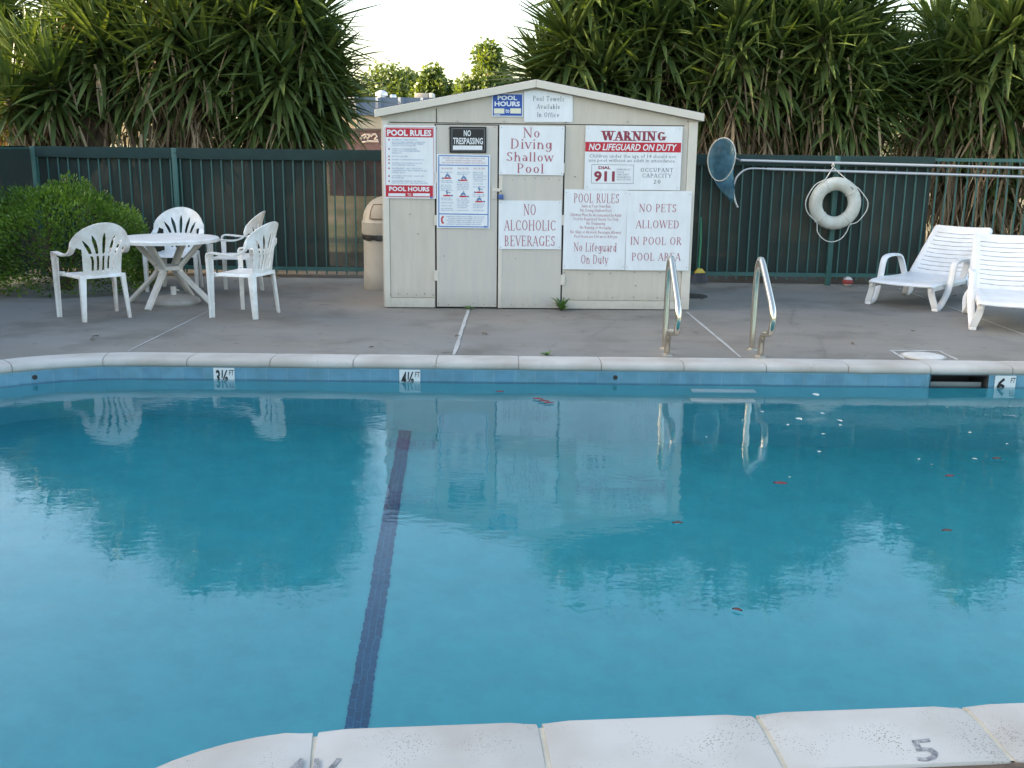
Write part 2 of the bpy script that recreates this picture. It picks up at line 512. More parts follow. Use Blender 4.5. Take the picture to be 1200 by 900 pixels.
def sheet_with_hole(outer, hole, z, name, m):
    polys = [[Vector((p.x, p.y, 0)) for p in outer], [Vector((p.x, p.y, 0)) for p in hole]]
    tris = tessellate_polygon(polys)
    flat = polys[0] + polys[1]
    mb = MB(); fs = []
    for a, b, c in tris:
        pa, pb, pc = flat[a], flat[b], flat[c]
        fs.append((a, b, c) if (pb - pa).cross(pc - pa).z > 0 else (a, c, b))
    mb.add([(p.x, p.y, z) for p in flat], fs)
    return mb.build(name, m, smooth=False)

# ground: dry earth and grass to the horizon
def ground_mat():
    m = mat('dry_ground', (.16, .13, .08), .95, bump=.6, bscale=3)
    t = m.node_tree; b = t.nodes['Principled BSDF']
    tc = t.nodes.new('ShaderNodeTexCoord')
    n = t.nodes.new('ShaderNodeTexNoise'); n.inputs['Scale'].default_value = .35; n.inputs['Detail'].default_value = 8
    t.links.new(tc.outputs['Object'], n.inputs['Vector'])
    r = t.nodes.new('ShaderNodeValToRGB')
    e = r.color_ramp.elements
    e[0].position = .35; e[0].color = (.10, .12, .04, 1)
    e[1].position = .65; e[1].color = (.22, .17, .10, 1)
    t.links.new(n.outputs['Fac'], r.inputs[0]); t.links.new(r.outputs[0], b.inputs['Base Color'])
    return m
G = 1500
tag(sheet_with_hole([Vector(p) for p in ((-G, -G, 0), (G, -G, 0), (G, G, 0), (-G, G, 0))], offset_poly(pool_poly, SGN * (COPE_W - .06)), -0.02, 'ground', ground_mat()), kind='structure')

# concrete deck
def deck_mat():
    m = bpy.data.materials.new('deck_concrete'); m.use_nodes = True
    t = m.node_tree; b = t.nodes['Principled BSDF']; b.inputs['Roughness'].default_value = .85
    tc = t.nodes.new('ShaderNodeTexCoord')
    def nz(scale, detail=6, stretch=None):
        n = t.nodes.new('ShaderNodeTexNoise'); n.inputs['Scale'].default_value = scale; n.inputs['Detail'].default_value = detail
        n.inputs['Roughness'].default_value = .6
        if stretch:
            mp = t.nodes.new('ShaderNodeMapping'); mp.inputs['Scale'].default_value = stretch
            t.links.new(tc.outputs['Object'], mp.inputs[0]); t.links.new(mp.outputs[0], n.inputs['Vector'])
        else: t.links.new(tc.outputs['Object'], n.inputs['Vector'])
        return n
    def ramp(n, p0, c0, p1, c1):
        r = t.nodes.new('ShaderNodeValToRGB'); e = r.color_ramp.elements
        e[0].position, e[0].color, e[1].position, e[1].color = p0, tuple(c0)[:3] + (1,), p1, tuple(c1)[:3] + (1,)
        t.links.new(n.outputs['Fac'], r.inputs[0]); return r
    def mul(a, b2, f=1.0):
        x = t.nodes.new('ShaderNodeMix'); x.data_type = 'RGBA'; x.blend_type = 'MULTIPLY'; x.inputs[0].default_value = f
        t.links.new(a.outputs['Color'] if 'Color' in a.outputs else a.outputs[2], x.inputs[6])
        t.links.new(b2.outputs['Color'], x.inputs[7]); return x
    base = ramp(nz(.5, 7), .35, (.186, .180, .166), .68, (.238, .232, .216))
    brush = ramp(nz(3.0, 5, (.5, 4, 1)), .3, (.94, .94, .94), .7, (1.03, 1.03, 1.03))
    fine = ramp(nz(140, 3), .3, (.82, .81, .8), .62, (1.05, 1.05, 1.05))
    blot = ramp(nz(1.1, 8), .30, (.58, .56, .53), .50, (1, 1, 1))
    spots = ramp(nz(7, 3), .28, (.62, .60, .57), .36, (1, 1, 1))
    wash = ramp(nz(.22, 4), .40, (1.0, .93, .86), .60, (1.04, 1.04, 1.04))
    x = mul(mul(mul(mul(base, brush), fine), spots), wash)
    y = t.nodes.new('ShaderNodeMix'); y.data_type = 'RGBA'; y.blend_type = 'MULTIPLY'; y.inputs[0].default_value = .9
    t.links.new(x.outputs[2], y.inputs[6]); t.links.new(blot.outputs['Color'], y.inputs[7])
    t.links.new(y.outputs[2], b.inputs['Base Color'])
    bp = t.nodes.new('ShaderNodeBump'); bp.inputs['Strength'].default_value = .25; bp.inputs['Distance'].default_value = .004
    t.links.new(nz(220, 3).outputs['Fac'], bp.inputs['Height']); t.links.new(bp.outputs[0], b.inputs['Normal'])
    return m
FENCE_Y = P(300, 326).y
CORNER_X = VY(50, 300, FENCE_Y).x
deck = sheet_with_hole([Vector(p) for p in ((CORNER_X, -6, 0), (11, -6, 0), (11, FENCE_Y + .1, 0), (CORNER_X, FENCE_Y + .1, 0))], hole, 0.0, 'pool_deck', deck_mat())
tag(deck, kind='structure')

b_ = MB(); b_.add([(-22, FENCE_Y + .1, -.012), (22, FENCE_Y + .1, -.012), (22, FENCE_Y + 3.4, -.012), (-22, FENCE_Y + 3.4, -.012)], [(0, 1, 2, 3)])
tag(b_.build('ground_bed', mat('leaf_litter', (.05, .036, .024), .95, var=.5, vscale=5, bump=.8, bscale=12), smooth=False), kind='structure')

def resample(path, s0, s1, n):
    L = [0]
    for a, b in zip(path, path[1:]): L.append(L[-1] + (b - a).length)
    out = []
    for i in range(n + 1):
        s = s0 + (s1 - s0) * i / n
        k = 0
        while k < len(L) - 2 and L[k + 1] < s: k += 1
        t = (s - L[k]) / max(L[k + 1] - L[k], 1e-9)
        d = (path[k + 1] - path[k]).normalized()
        out.append((path[k].lerp(path[k + 1], t), d))
    return out
def plen(path): return sum((b - a).length for a, b in zip(path, path[1:]))
# filled control joints in the deck, laid 4 mm above it
jm = mat('joint_filler', lin(186, 186, 182), .8, var=.35, vscale=12)
dark_joint = mat('joint_dark', lin(112, 108, 104), .9)
jb = MB()
def joint(a, b, wd, mi=0):
    d = (b - a).normalized(); s = Vector((-d.y, d.x, 0)) * wd / 2
    n = 10; v = []; f = []
    for i in range(n + 1):
        p = a.lerp(b, i / n) + s * (random.uniform(-.35, .35)) * .5; k = random.uniform(.6, 1.15)
        v += [(p + s * k + Vector((0, 0, .004))), (p - s * k + Vector((0, 0, .004)))]
    for i in range(n): f.append((2 * i, 2 * i + 1, 2 * i + 3, 2 * i + 2))
    jb.add(v, f, mi)
joint(P(549, 363), P(532, 416), .034)
joint(P(805, 366), P(868, 419), .024)
joint(P(1053, 338), P(1215, 398), .022)
joint(P(244, 365), P(150, 412), .014)
joint(P(1044, 411), P(1060, 421), .03); joint(P(1044, 411), P(1100, 411.5), .04); joint(P(1100, 411.5), P(1122, 422), .03)
joint(P(-100, 352), P(250, 356), .012, 1); joint(P(820, 352), P(1250, 360), .012, 1)
def crack(pts, wd=.007):
    rr_ = random.Random(int(pts[0][0])); q = [P(x, y) for x, y in pts]; line = []
    for a, b in zip(q, q[1:]):
        n = max(3, int((b - a).length / .06)); sd = Vector((-(b - a).y, (b - a).x, 0)).normalized()
        for i in range(n): line.append(a.lerp(b, i / n) + sd * rr_.uniform(-.02, .02))
    line.append(q[-1]); v = []; f = []
    for i, p in enumerate(line):
        d = (line[min(i + 1, len(line) - 1)] - line[max(i - 1, 0)]).normalized(); sd = Vector((-d.y, d.x, 0)) * wd * rr_.uniform(.25, .6)
        v += [(p.x + sd.x, p.y + sd.y, .004), (p.x - sd.x, p.y - sd.y, .004)]
    for i in range(len(line) - 1): f.append((2 * i, 2 * i + 1, 2 * i + 3, 2 * i + 2))
    jb.add(v, f, 1)
crack([(318, 352), (345, 358), (382, 357), (410, 366)]); crack([(905, 349), (930, 362), (926, 380), (960, 398), (968, 420)]); crack([(640, 415), (652, 402), (690, 396), (712, 383), (735, 366)], .005); crack([(20, 392), (70, 386), (120, 396)], .006)
def edge_dirt(path):
    st = resample(path, 0, plen(path), 300); v = []; f = []
    rr_ = random.Random(5)
    for p, d in st:
        out = Vector((d.y, -d.x, 0)) * SGN; w_ = rr_.uniform(.006, .022)
        for x in (.270, .276 + w_): v.append((p.x + out.x * x, p.y + out.y * x, .003))
    for i in range(len(st) - 1): f.append((2 * i, 2 * i + 1, 2 * i + 3, 2 * i + 2))
    jb.add(v, f, 2)
edge_dirt(far_path); edge_dirt(near_path)
tag(jb.build('deck_joints', [jm, dark_joint, mat('joint_dirt', lin(104, 88, 74), .95, var=.4, vscale=20)], smooth=False), kind='structure')

# coping stones
def cope_mat():
    m = bpy.data.materials.new('coping_stone'); m.use_nodes = True
    t = m.node_tree; b = t.nodes['Principled BSDF']; b.inputs['Roughness'].default_value = .7
    tc = t.nodes.new('ShaderNodeTexCoord')
    vo = t.nodes.new('ShaderNodeTexVoronoi'); vo.inputs['Scale'].default_value = 120
    t.links.new(tc.outputs['Object'], vo.inputs['Vector'])
    ns = t.nodes.new('ShaderNodeTexNoise'); ns.inputs['Scale'].default_value = 5; ns.inputs['Detail'].default_value = 5
    t.links.new(tc.outputs['Object'], ns.inputs['Vector'])
    th = t.nodes.new('ShaderNodeMath'); th.operation = 'MULTIPLY_ADD'; th.inputs[1].default_value = 1.1; th.inputs[2].default_value = -.56
    t.links.new(ns.outputs['Fac'], th.inputs[0])
    lt = t.nodes.new('ShaderNodeMath'); lt.operation = 'SUBTRACT'
    t.links.new(vo.outputs['Distance'], lt.inputs[0]); t.links.new(th.outputs[0], lt.inputs[1])
    mr = t.nodes.new('ShaderNodeMapRange'); mr.inputs[1].default_value = .06; mr.inputs[2].default_value = .16
    t.links.new(lt.outputs[0], mr.inputs[0])
    n2 = t.nodes.new('ShaderNodeTexNoise'); n2.inputs['Scale'].default_value = 2.2; n2.inputs['Detail'].default_value = 7
    t.links.new(tc.outputs['Object'], n2.inputs['Vector'])
    r2 = t.nodes.new('ShaderNodeValToRGB'); e = r2.color_ramp.elements
    e[0].position, e[0].color, e[1].position, e[1].color = .34, (.37, .34, .30, 1), .58, (.475, .455, .42, 1)
    t.links.new(n2.outputs['Fac'], r2.inputs[0])
    mx = t.nodes.new('ShaderNodeMix'); mx.data_type = 'RGBA'
    mx.inputs[6].default_value = (.26, .23, .19, 1)
    t.links.new(mr.outputs[0], mx.inputs[0]); t.links.new(r2.outputs[0], mx.inputs[7])
    t.links.new(mx.outputs[2], b.inputs['Base Color'])
    bp = t.nodes.new('ShaderNodeBump'); bp.inputs['Strength'].default_value = .5; bp.inputs['Distance'].default_value = .004
    t.links.new(mr.outputs[0], bp.inputs['Height']); t.links.new(bp.outputs[0], b.inputs['Normal'])
    return m
def near_s(path, q):
    best = (9e9, 0); s = 0
    for a, b in zip(path, path[1:]):
        l = (b - a).length; t = max(0, min(1, (q - a).dot(b - a) / (l * l)))
        d = (a.lerp(b, t) - q).length
        if d < best[0]: best = (d, s + t * l)
        s += l
    return best[1]
cb = MB()
def coping(path, phase, step, gap=.008, soft=.006):
    total = plen(path)
    s = phase - math.floor(phase / step) * step - step
    while s < total:
        a, b = max(s + gap, 0), min(s + step - gap, total)
        if b - a > .05:
            st = resample(path, a, b, 8)
            dz = random.uniform(-.0008, .0004); jx = random.uniform(-.003, .003)
            prof = [(.0, -.042), (-.012, -.032), (-.014, -.018), (-.010, .002), (.004, .014), (.022, .020), (.10, .022), (.272, .012), (.276, .006), (.276, -.05)]
            v = []; f = []; n = len(prof)
            for i, (p, d) in enumerate(st):
                out = Vector((d.y, -d.x, 0)) * SGN
                e = soft if i in (0, len(st) - 1) else 0
                for (x, z) in prof: v.append(p + out * (x + jx + (e if x < .05 else 0)) + Vector((0, 0, z + dz - (e if z > .005 else 0))))
            for i in range(len(st) - 1):
                for j in range(n - 1): f.append((i * n + j, i * n + j + 1, (i + 1) * n + j + 1, (i + 1) * n + j))
            f.append(tuple(range(n))); f.append(tuple((len(st) - 1) * n + j for j in reversed(range(n))))
            cb.add(v, f, 0)
        s += step
    # grout bed just under the tops of the stones
    st = resample(path, 0, total, 120)
    prof = [(.004, -.048), (.002, -.01), (.03, .010), (.10, .013), (.265, .004)]
    v = []; f = []; n = len(prof)
    for p, d in st:
        out = Vector((d.y, -d.x, 0)) * SGN
        for (x, z) in prof: v.append(p + out * x + Vector((0, 0, z)))
    for i in range(len(st) - 1):
        for j in range(n - 1): f.append((i * n + j, i * n + j + 1, (i + 1) * n + j + 1, (i + 1) * n + j))
    cb.add(v, f, 1)
s_far = near_s(far_path, P(608, 430)); stepf = abs(near_s(far_path, P(412, 428)) - s_far) / 2
coping(far_path, s_far, stepf, .003, .002)
s_near = near_s(near_path, P(370, 852, .02)); stepn = (near_s(near_path, P(887, 838, .02)) - s_near) / 2
coping(near_path, s_near, stepn)
cb_o = cb.build('pool_coping', [cope_mat(), mat('coping_grout', lin(190, 182, 164), .9, var=.2, vscale=10)], angle=50)
bm = bmesh.new(); bm.from_mesh(cb_o.data); bmesh.ops.recalc_face_normals(bm, faces=bm.faces); bm.to_mesh(cb_o.data); bm.free()
tag(cb_o, kind='structure')

# basin: tiled waterline band and plastered walls, floor sloping down to the right
def depth_at(x):
    pts = [(-6, 1.0), (-2.4, 1.07), (-.9, 1.32), (4.0, 1.83), (6, 2.1), (12, 2.2)]
    for (a, da), (b, db) in zip(pts, pts[1:]):
        if x <= b: return da + (db - da) * max(0, (x - a)) / (b - a)
    return pts[-1][1]
def tile_mat():
    m = bpy.data.materials.new('waterline_tile'); m.use_nodes = True
    t = m.node_tree; b = t.nodes['Principled BSDF']; b.inputs['Roughness'].default_value = .25
    uv = t.nodes.new('ShaderNodeUVMap')
    br = t.nodes.new('ShaderNodeTexBrick'); br.offset = 0
    br.inputs['Scale'].default_value = 1; br.inputs['Brick Width'].default_value = .155; br.inputs['Row Height'].default_value = .155
    br.inputs['Mortar Size'].default_value = .0022; br.inputs['Mortar Smooth'].default_value = .1
    br.inputs['Color1'].default_value = lin(94, 140, 164); br.inputs['Color2'].default_value = lin(102, 148, 168)
    br.inputs['Mortar'].default_value = lin(122, 154, 170)
    t.links.new(uv.outputs[0], br.inputs['Vector'])
    n = t.nodes.new('ShaderNodeTexNoise'); n.inputs['Scale'].default_value = 9; n.inputs['Detail'].default_value = 6
    t.links.new(uv.outputs[0], n.inputs['Vector'])
    r = t.nodes.new('ShaderNodeValToRGB'); e = r.color_ramp.elements
    e[0].position, e[0].color, e[1].position, e[1].color = .3, (.8, .8, .76, 1), .6, (1, 1, 1, 1)
    t.links.new(n.outputs['Fac'], r.inputs[0])
    mx = t.nodes.new('ShaderNodeMix'); mx.data_type = 'RGBA'; mx.blend_type = 'MULTIPLY'; mx.inputs[0].default_value = 1
    t.links.new(br.outputs['Color'], mx.inputs[6]); t.links.new(r.outputs[0], mx.inputs[7])
    t.links.new(mx.outputs[2], b.inputs['Base Color'])
    return m
plaster = mat('pool_plaster', (.042, .385, .435), .8, var=.10, vscale=5.0, bump=.1, bscale=30, var2=(.036, .335, .385))
lane = bpy.data.materials.new('lane_tile'); lane.use_nodes = True
_t = lane.node_tree; _b = _t.nodes['Principled BSDF']; _b.inputs['Roughness'].default_value = .6; _b.inputs['Specular IOR Level'].default_value = .1
_uv = _t.nodes.new('ShaderNodeUVMap'); _br = _t.nodes.new('ShaderNodeTexBrick'); _br.offset = .35
_br.inputs['Scale'].default_value = 1; _br.inputs['Brick Width'].default_value = .062; _br.inputs['Row Height'].default_value = .032
_br.inputs['Mortar Size'].default_value = .0018
_br.inputs['Color1'].default_value = (.001, .050, .12, 1); _br.inputs['Color2'].default_value = (.002, .072, .16, 1); _br.inputs['Mortar'].default_value = (.01, .14, .24, 1)
_t.links.new(_uv.outputs[0], _br.inputs['Vector']); _t.links.new(_br.outputs['Color'], _b.inputs['Base Color'])

me = bpy.data.meshes.new('pool_basin')
bm = bmesh.new(); uvl = bm.loops.layers.uv.new('UVMap')
closed = pool_poly + [pool_poly[0]]
SK0, SK1 = near_s(closed, P(1140, 440, -.1)), near_s(closed, P(1077, 440, -.1))     # the skimmer mouth on the far wall
SK0, SK1 = min(SK0, SK1), max(SK0, SK1)
marks = [0.0]; acc = 0
for a, b in zip(closed, closed[1:]):
    acc += (b - a).length; marks.append(acc)
marks = sorted(set(marks + [SK0, SK1]))
zs = [-.036, -.052, -.185, -.20, -2.6]
for s0, s1 in zip(marks, marks[1:]):
    if s1 - s0 < 1e-5: continue
    (pa, _), = resample(closed, s0, s0, 1)[:1]
    (pb, _), = resample(closed, s1, s1, 1)[:1]
    for k, (z0, z1) in enumerate(zip(zs, zs[1:])):
        if k == 1 and s0 >= SK0 - 1e-4 and s1 <= SK1 + 1e-4: continue
        vv = [bm.verts.new((pa.x, pa.y, z1)), bm.verts.new((pb.x, pb.y, z1)), bm.verts.new((pb.x, pb.y, z0)), bm.verts.new((pa.x, pa.y, z0))]
        fc = bm.faces.new(vv); fc.material_index = 1 if k < 3 else 3
        for lp, q in zip(fc.loops, ((s0, z1), (s1, z1), (s1, z0), (s0, z0))): lp[uvl].uv = (q[0], q[1] + .047)
# floor
xs = [-6, -4.5, -3.4, -2.4, -1.6, -.9, 0, 1, 2, 3, 4, 5, 6, 8, 12]
for x0, x1 in zip(xs, xs[1:]):
    vv = [bm.verts.new((x0, -3, -depth_at(x0) + WATER_Z)), bm.verts.new((x1, -3, -depth_at(x1) + WATER_Z)), bm.verts.new((x1, 10, -depth_at(x1) + WATER_Z)), bm.verts.new((x0, 10, -depth_at(x0) + WATER_Z))]
    bm.faces.new(vv).material_index = 0
# the dark blue tile line across the floor
zl = -depth_at(-.9) + WATER_Z
la, lb = under(476, 499, zl + .01), under(417, 852, zl + .01)
ld = (lb - la).normalized(); ls = Vector((-ld.y, ld.x, 0)) * .048; le = lb + ld * 1.5
la = la - ld * .25
n = 40
for i in range(n):
    p, q = la.lerp(le, i / n), la.lerp(le, (i + 1) / n)
    fp = lambda a: (a.x, a.y, -depth_at(a.x) + WATER_Z + .005)
    vv = [bm.verts.new(fp(p - ls)), bm.verts.new(fp(q - ls)), bm.verts.new(fp(q + ls)), bm.verts.new(fp(p + ls))]
    fc = bm.faces.new(vv); fc.material_index = 2
    L0, L1 = (p - la).length, (q - la).length
    for lp, q2 in zip(fc.loops, ((L0, 0), (L1, 0), (L1, .096), (L0, .096))): lp[uvl].uv = q2
bmesh.ops.recalc_face_normals(bm, faces=bm.faces)
bm.to_mesh(me); bm.free()
lightened_wall_plaster = mat('lightened_wall_plaster', (.11, .50, .58), .8, var=.12, vscale=1.6, bump=.1, bscale=30, var2=(.10, .45, .52))  # floor plaster made lighter: light scattered in the water put into the colour
for mm in (plaster, tile_mat(), lane, lightened_wall_plaster): me.materials.append(mm)
basin = bpy.data.objects.new('pool_basin', me); COL.objects.link(basin); tag(basin, kind='structure')

# water
def water_mat():
    m = bpy.data.materials.new('pool_water'); m.use_nodes = True
    t = m.node_tree; t.nodes.remove(t.nodes['Principled BSDF'])
    g = t.nodes.new('ShaderNodeBsdfGlass'); g.inputs['IOR'].default_value = 1.33; g.inputs['Roughness'].default_value = 0
    g.inputs['Color'].default_value = (.93, .985, 1, 1)
    tc = t.nodes.new('ShaderNodeTexCoord')
    mp = t.nodes.new('ShaderNodeMapping'); mp.inputs['Scale'].default_value = (1, 1.7, 1)
    n = t.nodes.new('ShaderNodeTexNoise'); n.inputs['Scale'].default_value = 16; n.inputs['Detail'].default_value = 2.5
    t.links.new(tc.outputs['Object'], mp.inputs[0]); t.links.new(mp.outputs[0], n.inputs['Vector'])
    bp = t.nodes.new('ShaderNodeBump'); bp.inputs['Strength'].default_value = 1.0; bp.inputs['Distance'].default_value = .00045
    t.links.new(n.outputs['Fac'], bp.inputs['Height']); t.links.new(bp.outputs[0], g.inputs['Normal'])
    t.links.new(g.outputs[0], t.nodes['Material Output'].inputs[0])
    return m
def inside(x, y, poly):
    c = False; n = len(poly)
    for i in range(n):
        a, b = poly[i - 1], poly[i]
        if (a.y > y) != (b.y > y) and x < (b.x - a.x) * (y - a.y) / (b.y - a.y) + a.x: c = not c
    return c
grown = offset_poly(pool_poly, SGN * .05)
wx0, wx1, wy0, wy1, wc = LX - .05, 9.0, -2.2, max(p.y for p in pool_poly) + .05, .036
nx_, ny_ = int((wx1 - wx0) / wc), int((wy1 - wy0) / wc)
V3 = Vector
def wave(x, y):
    return (.0022 * noise.noise(V3((x * 1.1, y * 1.7, .3))) + .0009 * noise.noise(V3((x * 3.4 + 9, y * 5.0, 1.7))) + .00036 * noise.noise(V3((x * 8.5, y * 12.0, 4.1))))
vid = {}; wv = []; wf = []
row_in = [[inside(wx0 + (i + .5) * wc, wy0 + (j + .5) * wc, grown) for j in range(ny_)] for i in range(nx_)]
def wvert(i, j):
    k = i * 100000 + j
    if k not in vid:
        x, y = wx0 + i * wc, wy0 + j * wc
        vid[k] = len(wv); wv.append((x, y, WATER_Z + wave(x, y)))
    return vid[k]
for i in range(nx_):
    for j in range(ny_):
        if row_in[i][j]: wf.append((wvert(i, j), wvert(i + 1, j), wvert(i + 1, j + 1), wvert(i, j + 1)))
mb = MB(); mb.add(wv, wf)
water = tag(mb.build('water', water_mat(), angle=180), kind='structure')

# ------------------------------------------------------------------ storage shed
SA, SB = P(450, 360.5), P(806, 363.5)
su = (SB - SA).normalized(); SROT = atan2(su.y, su.x); sn = Vector((su.y, -su.x, 0))     # sn points at the camera
SHED_W = (SB - SA).length
def S(px, py, off=0.0):
    """pixel -> (u, z) on the shed front"""
    d = ray(px, py); o = SA + sn * off
    k = (o - EYE).dot(sn) / d.dot(sn)
    p = EYE + d * k
    return (p - SA).dot(su), p.z
EAVE_L, EAVE_R, APEX = S(448, 139)[1], S(816, 139)[1], S(628, 103)[1]
EAVE = (EAVE_L + EAVE_R) / 2
UA = S(628, 103)[0]
SHED_D = 1.7
shed = thing('storage_shed', 'low cream wooden storage shed with shallow gable roof at the pool edge', 'shed', SA, SROT)
def roof_z(u):
    return EAVE + (APEX - EAVE) * (1 - abs(u - UA) / (UA if u < UA else SHED_W - UA))
mb = MB()
W = SHED_W
v = [(0, 0, .012), (W, 0, .012), (W, 0, EAVE), (UA, 0, APEX), (0, 0, EAVE)]
v += [(x, SHED_D, z) for x, _, z in v]
mb.add(v, [(0, 1, 2, 3, 4), (9, 8, 7, 6, 5), (0, 5, 6, 1), (1, 6, 7, 2), (2, 7, 8, 3), (3, 8, 9, 4), (4, 9, 5, 0)])
wall_mb = mb
# roof: two slabs with a pale barge board on the front
def slab(u0, z0, u1, z1, y0, y1, t, m, name, par, lift=0.0):
    b = MB()
    v = [(u0, y0, z0 + lift), (u1, y0, z1 + lift), (u1, y0, z1 + lift + t), (u0, y0, z0 + lift + t)]
    v += [(a, y1, c) for a, _, c in v]
    b.add(v, [(0, 1, 2, 3), (7, 6, 5, 4), (0, 4, 5, 1), (1, 5, 6, 2), (2, 6, 7, 3), (3, 7, 4, 0)])
    return b.build(name, m, par, smooth=False, bevel=.004)
OVH = .055
zl_, zr_ = roof_z(0) - (APEX - EAVE) * OVH / UA, roof_z(W) - (APEX - EAVE) * OVH / (W - UA)
roof_l = slab(-OVH, zl_, UA - .001, APEX, -.035, SHED_D + .06, .022, MT['roof'], 'roof', shed, .058)
roof_r = slab(UA + .001, APEX, W + OVH, zr_, -.035, SHED_D + .06, .022, MT['roof'], 'roof', shed, .058)
slab(-OVH, zl_, UA - .001, APEX, -.062, -.037, .072, MT['trim_paint'], 'barge_board', shed, .002)
slab(UA + .001, APEX, W + OVH, zr_, -.062, -.037, .072, MT['trim_paint'], 'barge_board', shed, .002)
slab(-OVH, zl_, UA - .001, APEX, -.036, SHED_D + .05, .05, MT['trim_paint'], 'roof_deck', shed, .003)
slab(UA + .001, APEX, W + OVH, zr_, -.036, SHED_D + .05, .05, MT['trim_paint'], 'roof_deck', shed, .003)
def pan(name, x0, y0, x1, y1, d0, d1, m, par=None, bev=.002):
    """flat board on the shed front, bounded by two pixel corners, between depths d0 and d1 in front of the wall"""
    ua, za = S(x0, (y0 + y1) / 2, d1)[0], S((x0 + x1) / 2, y0, d1)[1]
    ub, zb = S(x1, (y0 + y1) / 2, d1)[0], S((x0 + x1) / 2, y1, d1)[1]
    b = MB(); b.box(ua, ub, -d1, -d0, max(zb, .008), za)
    return b.build(name, m, par or shed, smooth=False, bevel=bev), (ua, ub, max(zb, .008), za)
pan('corner_trim', 449.6, 141, 456.2, 360.5, .0, .018, MT['trim_paint'])
pan('corner_trim', 802.3, 143, 812.6, 363.5, .0, .018, MT['trim_paint'])
pan('fixed_panel', 456.8, 146.5, 509.6, 348.5, .0, .010, MT['paint'])
pan('fixed_panel', 660.6, 147.5, 802.0, 352.0, .0, .010, MT['paint'])
pan('base_board', 456.8, 349.5, 509.6, 360.5, .0, .014, MT['trim_paint'])
pan('base_board', 660.6, 353.0, 802.0, 363.3, .0, .014, MT['trim_paint'])
pan('gable_gap_strip', 457, 144.9, 802, 145.8, .0, .004, MT['gap'], bev=0)  # near-black strip: shade of the gap below the gable put in as colour
pan('door_gap_sheet', 509.8, 146.2, 660.4, 362.5, .0, .005, MT['gap'], bev=0)  # near-black sheet behind the doors paints the shade in their gaps
dl, dlr = pan('door', 511.6, 146.8, 582.6, 359.6, .006, .017, MT['door_paint'])
dr, drr = pan('door', 584.2, 146.8, 658.8, 361.0, .006, .019, MT['door_paint'])
pan('door_edge_strip', 584.4, 206, 588.4, 361, .019, .024, MT['trim_paint'], dr)
pan('gable_seam', 510.9, 127, 511.9, 144, .0, .003, MT['gap'], bev=0)
for y in (202, 252, 317):
    pan('hinge', 508.8, y, 513.4, y + 12, .017, .023, MT['trim_paint'], dl)
for y in (191, 252, 322):
    pan('hinge', 657.0, y, 661.8, y + 12, .019, .025, MT['trim_paint'], dr)
pan('hasp', 577, 220.5, 588.5, 224.5, .024, .029, MT['trim_paint'], dl)
pan('hasp_block', 575.8, 218, 582.4, 233.5, .017, .023, MT['door_paint'], dl)
rn = random.Random(8); nb = wall_mb
for (x0, x1, ys) in ((458, 508, (150, 345)), (512.6, 581, (150, 356)), (586, 657, (210, 357)), (662, 800, (320, 349)), (462, 800, (143,))):
    for y in ys:
        for i in range(6):
            u, z = S(x0 + (x1 - x0) * (i + rn.uniform(-.1, .1)) / 5, y + rn.uniform(-1, 1), .02)
            if 0.01 < u < SHED_W - .01: nb.box(u - .0035, u + .0035, -.0215, -.0005, z - .0035, z + .0035, 1)
for px_, py_ in ((480.5, 251), (489.6, 274), (674, 207), (520, 300), (604, 303), (745, 335), (795, 157)):
    u, z = S(px_, py_, .02); nb.box(u - .004, u + .004, -.021, -.0005, z - .004, z + .004, 1)
wall_mb.build('wall', [MT['paint'], mat('rusty_nail', (.11, .08, .06), .7)], shed, smooth=False)
# padlock
u, z = S(587, 225.5, .03)
pl = thing('padlock', 'small blue padlock hanging from the hasp on the shed doors', 'padlock', SA + su * u + sn * .038 + Vector((0, 0, z)), SROT)
b = MB(); b.box(-.026, .026, -.012, .012, -.066, -.018); b.build('lock_body', mat('padlock_blue', lin(70, 96, 150), .35), pl, bevel=.005)
b = MB(); b.tube([(-.016, 0, -.02)] + [(.016 * cos(pi - pi * i / 8), 0, .004 + .016 * sin(pi * i / 8)) for i in range(9)] + [(.016, 0, -.02)], .0045, 8); b.build('shackle', MT['steel'], pl)

